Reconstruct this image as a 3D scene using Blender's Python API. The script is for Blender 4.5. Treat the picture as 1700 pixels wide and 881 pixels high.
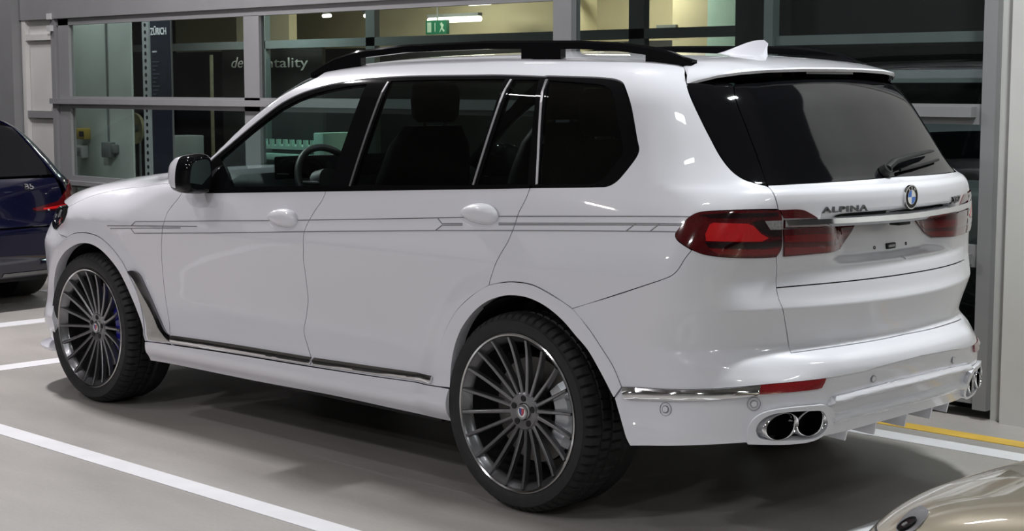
import bpy, bmesh, math, random
import numpy as np
from mathutils import Vector, Matrix
from mathutils.geometry import delaunay_2d_cdt

for o in list(bpy.data.objects): bpy.data.objects.remove(o)
scene = bpy.context.scene
COL = scene.collection
R = math.radians
random.seed(7)

# ---------------------------------------------------------------- camera, exposure, world, hall lamps
cam_d = bpy.data.cameras.new('camera'); cam = bpy.data.objects.new('camera', cam_d); COL.objects.link(cam)
cam_d.sensor_fit = 'HORIZONTAL'; cam_d.sensor_width = 36.0; cam_d.lens = 2686.56 / 1700 * 36
cam_d.clip_start = .05; cam_d.clip_end = 200
yaw, pitch = -.7924, -.1104
fwd = Vector((math.cos(pitch) * math.cos(yaw), math.cos(pitch) * math.sin(yaw), math.sin(pitch)))
cam.location = (-4.28, 5.3385, 1.6353)
cam.rotation_euler = fwd.to_track_quat('-Z', 'Y').to_euler()
scene.camera = cam
scene.view_settings.view_transform = 'Standard'; scene.view_settings.look = 'None'
scene.view_settings.gamma = 1.0; scene.view_settings.use_curve_mapping = False
scene.view_settings.exposure = 0.12

w = bpy.data.worlds.new('hall_ambient'); scene.world = w; w.use_nodes = True
w.node_tree.nodes['Background'].inputs[0].default_value = (.95, .97, 1.0, 1)
w.node_tree.nodes['Background'].inputs[1].default_value = .03

def area_lamp(name, loc, target, sx, sy, power, col=(1, .98, .95)):
    d = bpy.data.lights.new(name, 'AREA'); d.shape = 'RECTANGLE'; d.size = sx; d.size_y = sy; d.energy = power; d.color = col
    o = bpy.data.objects.new(name, d); COL.objects.link(o); o.location = loc
    o.rotation_euler = (Vector(target) - Vector(loc)).to_track_quat('-Z', 'Y').to_euler()
    return o
# ceiling luminaires of the hall
LAMPS = [(-1.8, -.4, 155), (1.6, -.5, 12), (5.2, .6, 235), (9.5, -.3, 50), (-4.8, -.4, 14), (-1.2, 3.4, 12), (3.8, 3.4, 22), (.8, 6.4, 66), (-5.8, 4.6, 34), (4.5, 6.8, 44), (-2.5, 8.8, 54), (3.0, 10.0, 50), (-8.0, .5, 14), (-8.5, 6.0, 28)]
for lx, ly, lp in LAMPS: area_lamp('hall_lamp', (lx, ly, 4.75), (lx * .9 + .1, ly * .9, 0), .55, .14, lp, (1, .965, .985) if lx > -1 else (.955, 1, 1))

# ---------------------------------------------------------------- car body: one implicit surface f(x,y,z)=0
# car axes: x forward (rear axle at 0), y to the car's left, z up
def table(pairs, lo=None, hi=None, n=2400):
    """smooth (monotone cubic) curve through the pairs, sampled densely"""
    p = np.array(pairs, float); x, y = p[:, 0], p[:, 1]
    h = np.diff(x); d = np.diff(y) / h
    m = np.zeros_like(x); m[0] = d[0]; m[-1] = d[-1]
    for i in range(1, len(x) - 1):
        if d[i - 1] * d[i] > 0:
            w1 = 2 * h[i] + h[i - 1]; w2 = h[i] + 2 * h[i - 1]
            m[i] = (w1 + w2) / (w1 / d[i - 1] + w2 / d[i])
    q = np.linspace(x[0], x[-1], n); k = np.clip(np.searchsorted(x, q, 'right') - 1, 0, len(x) - 2)
    t = (q - x[k]) / h[k]
    v = ((2 * t**3 - 3 * t**2 + 1) * y[k] + (t**3 - 2 * t**2 + t) * h[k] * m[k]
         + (-2 * t**3 + 3 * t**2) * y[k + 1] + (t**3 - t**2) * h[k] * m[k + 1])
    return q, v
def ev(tab, x): return np.interp(x, tab[0], tab[1])
def sst(x, a, b):
    t = np.clip((x - a) / (b - a), 0, 1); return t * t * (3 - 2 * t)
def smax(a, b, r):
    h = np.maximum(r - np.abs(a - b), 0) / r
    return np.maximum(a, b) + h * h * r * .25

SIDE_Z = table([(.10, .90), (.25, .935), (.31, .962), (.36, .976), (.41, .978), (.45, .966), (.50, .955), (.58, .951), (.68, .958),
                (.80, .9735), (.90, .9885), (.948, .9955), (.960, .9968), (.970, .9955), (1.02, .985), (1.08, .971), (1.14, .958), (1.20, .944),
                (1.26, .926), (1.35, .897), (1.45, .864), (1.55, .828), (1.62, .800), (1.68, .768), (1.74, .725), (1.80, .66), (1.9, .55)])
PLAN_LO = table([(-1.6, -.40), (-1.2, -.16), (-.95, -.075), (-.75, -.028), (-.5, -.006), (-.2, .002), (.2, .0), (.8, -.004), (1.6, -.004), (2.3, .0),
                 (2.9, .004), (3.2, .004), (3.45, -.008), (3.65, -.050), (3.8, -.125), (3.95, -.27), (4.1, -.50)])
PLAN_HI = table([(-1.6, -.42), (-1.2, -.22), (-.95, -.125), (-.75, -.083), (-.5, -.036), (-.2, -.012), (.3, .0), (1.2, .0), (1.8, -.012), (2.4, -.04), (3., -.10), (4.1, -.5)])
REAR_Z = table([(.10, -1.02), (.30, -1.085), (.40, -1.12), (.50, -1.148), (.575, -1.162), (.625, -1.168), (.66, -1.160), (.685, -1.135), (.70, -1.104),
                (.715, -1.089), (.76, -1.0985), (.81, -1.109), (.846, -1.1165), (.856, -1.1185), (.864, -1.1165), (.89, -1.108), (.925, -1.102), (.96, -1.096), (.995, -1.089), (1.10, -1.100), (1.17, -1.100),
                (1.224, -1.1005), (1.255, -1.096), (1.275, -1.079), (1.289, -1.050), (1.32, -1.020), (1.40, -.962), (1.50, -.892), (1.60, -.822), (1.69, -.755), (1.80, -.68), (1.9, -.62)])
REAR_Z2 = table([(.10, -1.02), (.30, -1.085), (.40, -1.12), (.50, -1.144), (.56, -1.148), (.60, -1.138), (.64, -1.115), (.68, -1.092), (.715, -1.082), (.76, -1.090),
                 (.81, -1.102), (.846, -1.1105), (.856, -1.1125), (.866, -1.1105), (.90, -1.102), (.96, -1.093), (1.0, -1.093), (1.10, -1.100), (1.17, -1.100), (1.224, -1.1005), (1.255, -1.096), (1.275, -1.079), (1.289, -1.050), (1.32, -1.020),
                 (1.40, -.962), (1.50, -.892), (1.60, -.822), (1.69, -.755), (1.80, -.68), (1.9, -.62)])
REAR_K = table([(.10, .20), (.55, .22), (.66, .24), (.72, .31), (.9, .29), (1.2, .29), (1.3, .29), (1.5, .27), (1.7, .26), (1.9, .26)])
ROOF_X = table([(-1.4, 1.56), (-1.0, 1.665), (-.8, 1.707), (-.6, 1.738), (-.4, 1.757), (0, 1.775), (.5, 1.786), (1.0, 1.780), (1.4, 1.758), (1.8, 1.70), (2.4, 1.55), (4.2, 1.0)])
HOOD_X = table([(-1.5, 1.1), (1.8, 1.18), (2.2, 1.205), (2.5, 1.212), (2.9, 1.207), (3.2, 1.180), (3.4, 1.149), (3.6, 1.106), (3.75, 1.064), (3.85, 1.022), (3.95, .955), (4.1, .80)])
WS_Z = table([(.3, 3.6), (.9, 2.72), (1.10, 2.42), (1.281, 2.205), (1.402, 2.03), (1.537, 1.812), (1.624, 1.662), (1.683, 1.55), (1.73, 1.39), (1.80, 1.15), (1.9, .7)])
CORNER_R = table([(.1, .22), (.55, .26), (.68, .24), (.85, .16), (1.0, .12), (1.2, .14), (1.27, .19), (1.4, .21), (1.9, .21)])
FRONT_Z = table([(.1, 3.90), (.22, 3.945), (.4, 3.975), (.6, 3.985), (.8, 3.975), (.95, 3.93), (1.2, 3.8)])
ARCH = {'r': (-.06, .45, .50, .57), 'f': (3.085, .45, .50, .57)}

def body_f(P):
    x = P[:, 0]; y = np.abs(P[:, 1]); z = P[:, 2]
    hi = sst(z, 1.0, 1.45)
    Y = ev(SIDE_Z, z) + ev(PLAN_LO, x) * (1 - hi) + ev(PLAN_HI, x) * hi
    # flared wheel-arch mouldings
    low = sst(z, 1.02, .80)
    for xc, zc, rx, ro in ((0.0, .40, .44, .545), (3.085, .40, .44, .545)):
        r = np.sqrt((x - xc)**2 + (z - zc)**2)
        Y = Y + low * .022 * sst(r, ro + .05, rx + .03) * sst(z, .25, .42)
    Y = Y - .075 * sst(z, .78, .95) * sst(x, 3.2, 3.6)          # nose narrows towards the headlamps
    # hollow of the lower doors
    Y = Y - .016 * sst(x, .45, .9) * sst(x, 2.35, 2.0) * np.exp(-((z - .60) / .13)**2)
    side = (y - Y) * .97
    k = ev(REAR_K, z)
    w = sst(y, .44, .72)
    Xr = ev(REAR_Z, z) * (1 - w) + ev(REAR_Z2, z) * w + k * y * y
    # number-plate recess under the chrome bar
    rec = (.060 * sst(z, .990, 1.020) + .040 * np.clip((z - 1.0) / .15, 0, 1)) * sst(y, .46, .27) * sst(z, 1.185, 1.165)
    Xr = Xr + rec
    sl = 1 / np.sqrt(1 + sst(z, 1.24, 1.3) * .5)
    rear = (Xr - x) * sl
    roof = z - (ev(ROOF_X, x) - .085 * y * y)
    Xw = ev(WS_Z, z) + .36 * (.66 - y * y)
    ws = (x - Xw) / 1.85
    cr = ev(CORNER_R, z)
    gh = smax(smax(smax(side, rear, cr), roof, .14), ws, .05)
    hood = z - (ev(HOOD_X, x) - (.02 + .05 * sst(x, 2.3, 2.9)) * y * y - .10 * sst(x, 2.3, 2.9) * np.maximum(y - .55, 0)**1.5)
    front = x - (ev(FRONT_Z, z) - .16 * y * y - .12 * y**4)
    lb = smax(smax(side, hood, .07 + .09 * sst(x, 2.3, 2.8)), front, .22)
    lb = smax(lb, rear, cr)
    lb = smax(lb, x * 0 + .0 + (1.9 - x) * .5 - .0, .05)     # lower nose section only ahead of the doors
    return np.minimum(gh, lb)

def body_n(P, h=.003):
    g = np.zeros_like(P)
    for i in range(3):
        e = np.zeros(3); e[i] = h
        g[:, i] = body_f(P + e) - body_f(P - e)
    return g / np.maximum(np.linalg.norm(g, axis=1, keepdims=True), 1e-12)

def march(O, D, t0, t1, n=60, it=22):
    """first crossing from outside to inside along the rays O + t D"""
    O = np.asarray(O, float); D = np.broadcast_to(np.asarray(D, float), O.shape)
    ts = np.linspace(t0, t1, n); lo = np.full(len(O), float(t1)); hi = np.full(len(O), float(t1)); done = np.zeros(len(O), bool)
    for a, b in zip(ts[:-1], ts[1:]):
        i = np.where(~done)[0]
        if not len(i): break
        ins = body_f(O[i] + D[i] * b) < 0
        j = i[ins]; lo[j] = a; hi[j] = b; done[j] = True
    for _ in range(it):
        m = (lo + hi) / 2; ins = body_f(O + D * m[:, None]) < 0
        hi = np.where(ins, m, hi); lo = np.where(ins, lo, m)
    return O + D * ((lo + hi) / 2)[:, None], done

# ---------------------------------------------------------------- materials
def mat(name, col, rough=.5, metal=0., coat=0., spec=.5, emit=None, estr=0., noise=None, bump=None, alpha=None, trans=0., ior=1.45, coat_rough=.03):
    m = bpy.data.materials.new(name); m.use_nodes = True
    nt = m.node_tree; b = nt.nodes['Principled BSDF']
    b.inputs['Base Color'].default_value = (*col, 1); b.inputs['Roughness'].default_value = rough
    b.inputs['Metallic'].default_value = metal; b.inputs['Coat Weight'].default_value = coat
    b.inputs['Coat Roughness'].default_value = coat_rough; b.inputs['Specular IOR Level'].default_value = spec
    b.inputs['Transmission Weight'].default_value = trans; b.inputs['IOR'].default_value = ior
    if emit: b.inputs['Emission Color'].default_value = (*emit, 1); b.inputs['Emission Strength'].default_value = estr
    if noise:                                  # (scale, amount): gentle procedural variation of the colour
        tc = nt.nodes.new('ShaderNodeTexCoord'); n = nt.nodes.new('ShaderNodeTexNoise')
        n.inputs['Scale'].default_value = noise[0]; n.inputs['Detail'].default_value = 6
        cr = nt.nodes.new('ShaderNodeValToRGB'); a = noise[1]
        cr.color_ramp.elements[0].position = .3; cr.color_ramp.elements[1].position = .7
        cr.color_ramp.elements[0].color = (*[c * (1 - a) for c in col], 1); cr.color_ramp.elements[1].color = (*[min(1, c * (1 + a)) for c in col], 1)
        nt.links.new(tc.outputs['Object'], n.inputs['Vector']); nt.links.new(n.outputs['Fac'], cr.inputs['Fac']); nt.links.new(cr.outputs['Color'], b.inputs['Base Color'])
    if bump:
        tc = nt.nodes.new('ShaderNodeTexCoord'); n = nt.nodes.new('ShaderNodeTexNoise'); n.inputs['Scale'].default_value = bump[0]
        bp = nt.nodes.new('ShaderNodeBump'); bp.inputs['Strength'].default_value = bump[1]; bp.inputs['Distance'].default_value = .002
        nt.links.new(tc.outputs['Object'], n.inputs['Vector']); nt.links.new(n.outputs['Fac'], bp.inputs['Height']); nt.links.new(bp.outputs['Normal'], b.inputs['Normal'])
    return m
def glass_mat(name, tint, refl=.08, dark=1.0):
    """thin tinted window glass: tinted straight-through light plus a mirror reflection"""
    m = bpy.data.materials.new(name); m.use_nodes = True; nt = m.node_tree; nt.nodes.clear()
    out = nt.nodes.new('ShaderNodeOutputMaterial'); t = nt.nodes.new('ShaderNodeBsdfTransparent'); t.inputs[0].default_value = (*tint, 1)
    g = nt.nodes.new('ShaderNodeBsdfGlossy'); g.inputs['Roughness'].default_value = .01; g.inputs[0].default_value = (1, 1, 1, 1)
    lw = nt.nodes.new('ShaderNodeLayerWeight'); pw = nt.nodes.new('ShaderNodeMath'); pw.operation = 'POWER'; pw.inputs[1].default_value = 4.0
    ma = nt.nodes.new('ShaderNodeMath'); ma.operation = 'MULTIPLY_ADD'; ma.inputs[1].default_value = .7; ma.inputs[2].default_value = refl * .5
    nt.links.new(lw.outputs['Facing'], pw.inputs[0]); nt.links.new(pw.outputs[0], ma.inputs[0])
    mx = nt.nodes.new('ShaderNodeMixShader'); nt.links.new(ma.outputs[0], mx.inputs[0]); nt.links.new(t.outputs[0], mx.inputs[1]); nt.links.new(g.outputs[0], mx.inputs[2])
    nt.links.new(mx.outputs[0], out.inputs[0])
    return m
M = {}
M['paint'] = mat('white_pearl_paint', (.765, .765, .82), .32, coat=1.0, spec=.4, noise=(3000, .012))
M['black_gloss'] = mat('black_gloss', (.004, .004, .005), .05, spec=.32, noise=(40, .1))
M['black_matt'] = mat('black_plastic', (.008, .008, .009), .6, noise=(60, .2))
M['liner'] = mat('dark_lining', (.006, .006, .007), .8, noise=(30, .2))
M['chrome'] = mat('chrome', (.75, .75, .76), .06, metal=1, noise=(25, .03))
M['dark_chrome'] = mat('dark_chrome', (.22, .22, .23), .08, metal=1, noise=(25, .05))
M['satin_alu'] = mat('satin_trim', (.30, .30, .31), .3, metal=.9, noise=(80, .05))
M['plate_reflect'] = mat('plate_floor_reflection', (.52, .51, .49), .35, metal=.35, noise=(40, .04))  # floor reflection on the tilted plate put into its base colour
M['rim'] = mat('anthracite_rim', (.19, .19, .20), .28, metal=.85, coat=.6, noise=(60, .06))
M['rim_edge'] = mat('polished_rim_edge', (.55, .55, .55), .15, metal=1, noise=(60, .05))
M['tyre'] = mat('tyre_rubber', (.016, .016, .017), .62, noise=(25, .25), bump=(220, .25))
M['disc'] = mat('brake_disc_steel', (.15, .145, .14), .35, metal=.9, noise=(90, .12))
M['silver'] = mat('caliper_hat_reflection', (.62, .64, .68), .35, metal=.5, noise=(60, .05))  # rear caliper coloured bright for light reflected on the disc hat
M['blue_cal'] = mat('blue_caliper', (.02, .02, .32), .3, coat=.4, noise=(60, .08))
M['red_lens'] = mat('dark_red_lens', (.075, .003, .005), .08, coat=1, noise=(50, .15))
M['red_bright'] = mat('bright_red_reflector', (.50, .010, .012), .18, coat=1, noise=(80, .1))
M['red_mid'] = mat('mid_red_lens', (.17, .006, .008), .12, coat=1, noise=(80, .12))
M['lens_black'] = mat('smoked_lens', (.012, .003, .004), .06, coat=1, noise=(60, .1))
M['lens_clear'] = mat('clear_lamp_lens', (.42, .42, .42), .1, metal=.5, coat=1, noise=(120, .25))
M['reflector'] = mat('red_reflector', (.20, .006, .008), .2, coat=1, noise=(180, .3))
M['stripe'] = mat('grey_pinstripe', (.20, .20, .21), .35, coat=.5, noise=(60, .05))
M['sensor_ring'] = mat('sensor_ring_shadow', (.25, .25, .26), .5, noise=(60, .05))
M['badge_blue'] = mat('badge_blue', (.02, .16, .62), .25, coat=1, noise=(60, .03))
M['badge_white'] = mat('badge_white', (.85, .85, .85), .25, coat=1, noise=(60, .02))
M['badge_red'] = mat('badge_red', (.45, .03, .06), .25, coat=1, noise=(60, .03))
M['badge_navy'] = mat('badge_navy', (.03, .05, .25), .25, coat=1, noise=(60, .03))
M['mirror'] = mat('mirror_glass', (.75, .85, .84), .02, metal=1, noise=(10, .01))
M['glass_front'] = glass_mat('side_window_glass', (.70, .80, .77), .045)
M['glass_dark'] = glass_mat('privacy_glass', (.16, .20, .19), .05)
M['glass_rear'] = glass_mat('rear_privacy_glass', (.07, .08, .08))
M['leather'] = mat('black_leather', (.016, .016, .018), .5, noise=(40, .2), bump=(300, .2))
M['dash'] = mat('dashboard_vinyl', (.05, .055, .06), .45, noise=(60, .1), bump=(400, .15))
M['headliner'] = mat('headliner_fabric', (.02, .02, .021), .9, noise=(60, .1))

# ---------------------------------------------------------------- helpers
def tag(o, label=None, cat=None, group=None, kind=None):
    for k, v in (('label', label), ('category', cat), ('group', group), ('kind', kind)):
        if v: o[k] = v
    return o
def empty(name, loc=(0, 0, 0), parent=None):
    o = bpy.data.objects.new(name, None); COL.objects.link(o); o.location = loc; o.empty_display_size = .1
    if parent: o.parent = parent
    return o
def mesh_obj(name, verts, faces, mats, parent=None, smooth=True, normals=None, idx=None, sharp=None):
    me = bpy.data.meshes.new(name); me.from_pydata([tuple(map(float, v)) for v in verts], [], [tuple(map(int, f)) for f in faces])
    for m in (mats if isinstance(mats, (list, tuple)) else [mats]): me.materials.append(m)
    if idx is not None: me.polygons.foreach_set('material_index', np.array(idx, np.int32))
    me.polygons.foreach_set('use_smooth', np.full(len(me.polygons), bool(smooth)))
    me.update()
    if normals is not None:
        me.normals_split_custom_set_from_vertices([tuple(map(float, n)) for n in normals])
    elif smooth and sharp is not None:
        me.set_sharp_from_angle(angle=R(sharp))
    o = bpy.data.objects.new(name, me); COL.objects.link(o)
    if parent: o.parent = parent
    return o
class MB:
    """collects boxes, tubes and lathes into one mesh"""
    def __init__(s): s.v = []; s.f = []; s.i = []
    def add(s, v, f, i=0):
        n = len(s.v); s.v += [tuple(map(float, q)) for q in v]; s.f += [tuple(int(a) + n for a in g) for g in f]; s.i += [i] * len(f); return s
    def box(s, x0, x1, y0, y1, z0, z1, i=0, bev=0.):
        if bev <= 0:
            v = [(x, y, z) for x in (x0, x1) for y in (y0, y1) for z in (z0, z1)]
            return s.add(v, [(0, 1, 3, 2), (4, 6, 7, 5), (0, 4, 5, 1), (2, 3, 7, 6), (0, 2, 6, 4), (1, 5, 7, 3)], i)
        bm = bmesh.new(); bmesh.ops.create_cube(bm, size=1)
        for q in bm.verts: q.co = ((x0 + x1) / 2 + q.co.x * (x1 - x0), (y0 + y1) / 2 + q.co.y * (y1 - y0), (z0 + z1) / 2 + q.co.z * (z1 - z0))
        bmesh.ops.bevel(bm, geom=list(bm.edges), offset=bev, segments=2, affect='EDGES', profile=.5)
        bm.verts.index_update(); s.add([q.co[:] for q in bm.verts], [[q.index for q in g.verts] for g in bm.faces], i); bm.free(); return s
    def tube(s, pts, rad, n=10, i=0, cap=True, squash=1.0):
        pts = [Vector(p) for p in pts]; rad = rad if isinstance(rad, (list, tuple)) else [rad] * len(pts)
        v = []; up0 = Vector((0, 0, 1))
        for k, p in enumerate(pts):
            t = (pts[min(k + 1, len(pts) - 1)] - pts[max(k - 1, 0)]).normalized()
            a = t.cross(up0); a = a.normalized() if a.length > 1e-4 else Vector((1, 0, 0)); b = a.cross(t).normalized()
            v += [p + a * (math.cos(2 * math.pi * j / n) * rad[k]) + b * (math.sin(2 * math.pi * j / n) * rad[k] * squash) for j in range(n)]
        f = [(k * n + j, k * n + (j + 1) % n, (k + 1) * n + (j + 1) % n, (k + 1) * n + j) for k in range(len(pts) - 1) for j in range(n)]
        if cap: f += [tuple(range(n))[::-1], tuple((len(pts) - 1) * n + j for j in range(n))]
        return s.add(v, f, i)
    def lathe(s, prof, n=64, axis='y', c=(0, 0, 0), i=0, closed=False):
        """revolve (radius, axial) points about an axis through c"""
        v = []
        for k in range(n):
            a = 2 * math.pi * k / n
            for r_, h_ in prof:
                u, w_ = r_ * math.cos(a), r_ * math.sin(a)
                v.append((c[0] + u, c[1] + h_, c[2] + w_) if axis == 'y' else ((c[0] + u, c[1] + w_, c[2] + h_) if axis == 'z' else (c[0] + h_, c[1] + u, c[2] + w_)))
        m = len(prof); f = []
        for k in range(n):
            for j in range(m if closed else m - 1):
                a, b = k * m + j, k * m + (j + 1) % m; a2, b2 = ((k + 1) % n) * m + j, ((k + 1) % n) * m + (j + 1) % m
                f.append((a, b, b2, a2))
        return s.add(v, f, i)
    def build(s, name, mats, parent=None, smooth=True, sharp=35): return mesh_obj(name, s.v, s.f, mats, parent, smooth, idx=s.i, sharp=sharp if smooth else None)
def loft(rings, closed=True, cap=True):
    n = len(rings[0]); v = [p for r_ in rings for p in r_]; f = []
    for k in range(len(rings) - 1):
        for j in range(n if closed else n - 1):
            f.append((k * n + j, k * n + (j + 1) % n, (k + 1) * n + (j + 1) % n, (k + 1) * n + j))
    if cap and closed: f += [tuple(range(n))[::-1], tuple((len(rings) - 1) * n + j for j in range(n))]
    return v, f
def text_mesh(txt, size, depth, bold=0., spacing=1.0, shear=0.):
    """letters as vertices/faces in the xy plane, left-aligned, baseline at 0"""
    c = bpy.data.curves.new('letters', 'FONT'); c.body = txt; c.size = size; c.extrude = depth / 2; c.offset = bold; c.space_character = spacing; c.shear = shear; c.resolution_u = 3
    o = bpy.data.objects.new('letters', c); COL.objects.link(o)
    dg = bpy.context.evaluated_depsgraph_get(); me = bpy.data.meshes.new_from_object(o.evaluated_get(dg))
    v = np.array([q.co[:] for q in me.vertices]); f = [tuple(p.vertices) for p in me.polygons]
    bpy.data.objects.remove(o); bpy.data.curves.remove(c); bpy.data.meshes.remove(me)
    return v, f

# ---------------------------------------------------------------- trimmed body panels on the implicit surface
UP = np.array([0., 0., 1.])
def frame_of(d):
    d = np.array(d, float); d /= np.linalg.norm(d); e1 = np.cross(d, UP); e1 /= np.linalg.norm(e1); e2 = np.cross(e1, d); return d, e1, e2
def catmull(P, step):
    P = np.asarray(P, float); out = []
    Q = np.vstack([2 * P[0] - P[1], P, 2 * P[-1] - P[-2]])
    for i in range(1, len(Q) - 2):
        L = np.linalg.norm(Q[i + 1] - Q[i]); n = max(1, int(math.ceil(L / step)))
        a = [max(np.linalg.norm(Q[j + 1] - Q[j]), 1e-6)**.5 for j in (i - 1, i, i + 1)]
        t0 = 0; t1 = a[0]; t2 = t1 + a[1]; t3 = t2 + a[2]
        for k in range(n):
            t = t1 + (t2 - t1) * k / n
            A1 = (t1 - t) / (t1 - t0) * Q[i - 1] + (t - t0) / (t1 - t0) * Q[i]; A2 = (t2 - t) / (t2 - t1) * Q[i] + (t - t1) / (t2 - t1) * Q[i + 1]; A3 = (t3 - t) / (t3 - t2) * Q[i + 1] + (t - t2) / (t3 - t2) * Q[i + 2]
            B1 = (t2 - t) / (t2 - t0) * A1 + (t - t0) / (t2 - t0) * A2; B2 = (t3 - t) / (t3 - t1) * A2 + (t - t1) / (t3 - t1) * A3
            out.append((t2 - t) / (t2 - t1) * B1 + (t - t1) / (t2 - t1) * B2)
    out.append(P[-1]); return np.array(out)
def line(P, step):
    P = np.asarray(P, float); out = []
    for a, b in zip(P[:-1], P[1:]):
        n = max(1, int(math.ceil(np.linalg.norm(b - a) / step))); out += [a + (b - a) * k / n for k in range(n)]
    out.append(P[-1]); return np.array(out)
def chain(*segs, step=.012):
    """closed outline from curves: each segment is an array of points, or ('s', points) for a straight-edged one"""
    out = []
    for s in segs:
        q = line(s[1], step) if isinstance(s, tuple) else (catmull(s, step) if len(s) > 2 else line(s, step))
        if len(out) and np.linalg.norm(out[-1] - q[0]) < step * .6: q = q[1:]
        out += list(q)
    if np.linalg.norm(out[0] - out[-1]) < step * .6: out.pop()
    return np.array(out)
def inside(poly, pts):
    x, y = pts[:, 0], pts[:, 1]; c = np.zeros(len(pts), bool)
    for (x1, y1), (x2, y2) in zip(poly, np.roll(poly, -1, 0)):
        with np.errstate(divide='ignore', invalid='ignore'):
            c ^= ((y1 > y) != (y2 > y)) & (x < (x2 - x1) * (y - y1) / (y2 - y1) + x1)
    return c
def area2(p): return .5 * np.sum(p[:, 0] * np.roll(p[:, 1], -1) - np.roll(p[:, 0], -1) * p[:, 1])
def inset(p, g):
    if g == 0: return p
    n = len(p); e = np.roll(p, -1, 0) - p; e /= np.maximum(np.linalg.norm(e, axis=1, keepdims=True), 1e-9); nn = np.stack([-e[:, 1], e[:, 0]], 1)
    m = nn + np.roll(nn, 1, 0); L = np.linalg.norm(m, axis=1, keepdims=True); m = m / np.maximum(L, 1e-6); k = 1 / np.maximum((m * nn).sum(1), .45)
    return p + m * (g * k)[:, None]
def drop(P2, fr, ref):
    d, e1, e2 = fr; O = P2[:, :1] * e1 + P2[:, 1:] * e2; t0, t1 = ref
    Q, ok = march(O, d, t0, t1, max(16, int((t1 - t0) / .025)))
    return Q
def panel(name, outline, d, mats, parent, h=.022, off=0., gap=.0045, lip=.014, holes=(), half=False, mirror=True, bump=None, collect=None):
    """panel of the body skin: the outline is laid on the surface along d, cut out, given a folded edge.
    half=True: the outline is the left half (ends on y=0), mirrored into one mesh; mirror=True: a separate right-hand twin"""
    fr = frame_of(d); d, e1, e2 = fr
    poly3 = np.asarray(outline); cen = np.abs(poly3[:, 1]) < 1e-4
    p2 = np.stack([poly3 @ e1, poly3 @ e2], 1); dep = poly3 @ d; ref = (dep.min() - .22, dep.max() + .25)
    if area2(p2) < 0: p2 = p2[::-1]; cen = cen[::-1]
    q = inset(p2, gap / 2)
    if half:                                   # keep the centre line on y = 0
        q[cen, 0] = p2[cen, 0]
    hs = []
    for hp in holes:
        a = np.stack([hp @ e1, hp @ e2], 1); a = a if area2(a) > 0 else a[::-1]; hs.append(inset(a, -gap / 2 if gap else 0))
    lo, hi_ = q.min(0), q.max(0); gx = np.arange(lo[0], hi_[0], h); gy = np.arange(lo[1], hi_[1], h * .87)
    G = np.array([(x + (h / 2 if j % 2 else 0), y) for j, y in enumerate(gy) for x in gx]) if len(gx) and len(gy) else np.zeros((0, 2))
    if len(G):
        ok = inside(q, G)
        for hq in hs: ok &= ~inside(hq, G)
        G = G[ok]
        allb = np.vstack([q] + hs)
        if len(G):
            keep = np.ones(len(G), bool)
            for i in range(0, len(G), 2000):
                dd = ((G[i:i + 2000, None] - allb[None])**2).sum(2).min(1); keep[i:i + 2000] = dd > (h * .45)**2
            G = G[keep]
    pts = [q] + hs + ([G] if len(G) else []); V2 = np.vstack(pts); edges = []; s = 0
    for r_ in [q] + hs: edges += [(s + i, s + (i + 1) % len(r_)) for i in range(len(r_))]; s += len(r_)
    res = delaunay_2d_cdt([Vector(v) for v in V2], edges, [list(range(len(q)))], 1, 1e-7)
    W2 = np.array([v[:] for v in res[0]]); T = [tuple(t) for t in res[2]]
    if hs:
        cc = np.array([W2[list(t)].mean(0) for t in T]); bad = np.zeros(len(T), bool)
        for hq in hs: bad |= inside(hq, cc)
        T = [t for t, b in zip(T, bad) if not b]
    T2 = []
    for t in T:
        a, b, c = W2[list(t)]; T2.append(t if (b[0] - a[0]) * (c[1] - a[1]) - (b[1] - a[1]) * (c[0] - a[0]) > 0 else t[::-1])
    P = drop(W2, fr, ref); N = body_n(P)
    if half: P[np.abs(P[:, 1]) < .004, 1] = 0
    o_ = off(P) if callable(off) else off
    if bump is not None: o_ = o_ + bump(P)
    P = P + N * (np.asarray(o_)[:, None] if np.ndim(o_) else o_)
    if callable(off) or bump is not None:      # recompute shading normals of the displaced skin
        N = np.zeros_like(P)
        for t in T2:
            n_ = np.cross(P[t[1]] - P[t[0]], P[t[2]] - P[t[0]])
            for i in t: N[i] += n_
        # triangles are wound so that e1 x e2 = -d (towards the viewer)
        N /= np.maximum(np.linalg.norm(N, axis=1, keepdims=True), 1e-12)
    # boundary edges -> folded lip
    from collections import Counter
    ec = Counter()
    for t in T2:
        for a, b in ((t[0], t[1]), (t[1], t[2]), (t[2], t[0])): ec[(a, b)] += 1
    V = [P]; NN = [N]; F = list(T2); n0 = len(P)
    if lip:
        bd = [(a, b) for (a, b) in ec if (b, a) not in ec]
        if half: bd = [(a, b) for a, b in bd if not (abs(P[a, 1]) < 1e-6 and abs(P[b, 1]) < 1e-6)]
        LV = []; LN = []
        for a, b in bd:
            t = P[b] - P[a]; sn = np.cross(t, N[a]); sn /= max(np.linalg.norm(sn), 1e-9)
            k = n0 + len(LV); LV += [P[a], P[b], P[b] - N[b] * lip, P[a] - N[a] * lip]; LN += [sn] * 4
            F.append((k + 1, k, k + 3, k + 2))
        if LV: V.append(np.array(LV)); NN.append(np.array(LN))
    V = np.vstack(V); NN = np.vstack(NN)
    if collect is not None: collect.append((V, F)); return None
    if half:
        Vm = V * [1, -1, 1]; Nm = NN * [1, -1, 1]; n = len(V)
        V = np.vstack([V, Vm]); NN = np.vstack([NN, Nm]); F = F + [tuple(i + n for i in f[::-1]) for f in F]
        return mesh_obj(name, V, F, mats, parent, True, NN)
    o = mesh_obj(name, V, F, mats, parent, True, NN)
    if mirror:
        mesh_obj(name, V * [1, -1, 1], [f[::-1] for f in F], mats, parent, True, NN * [1, -1, 1])
    return o
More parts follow.
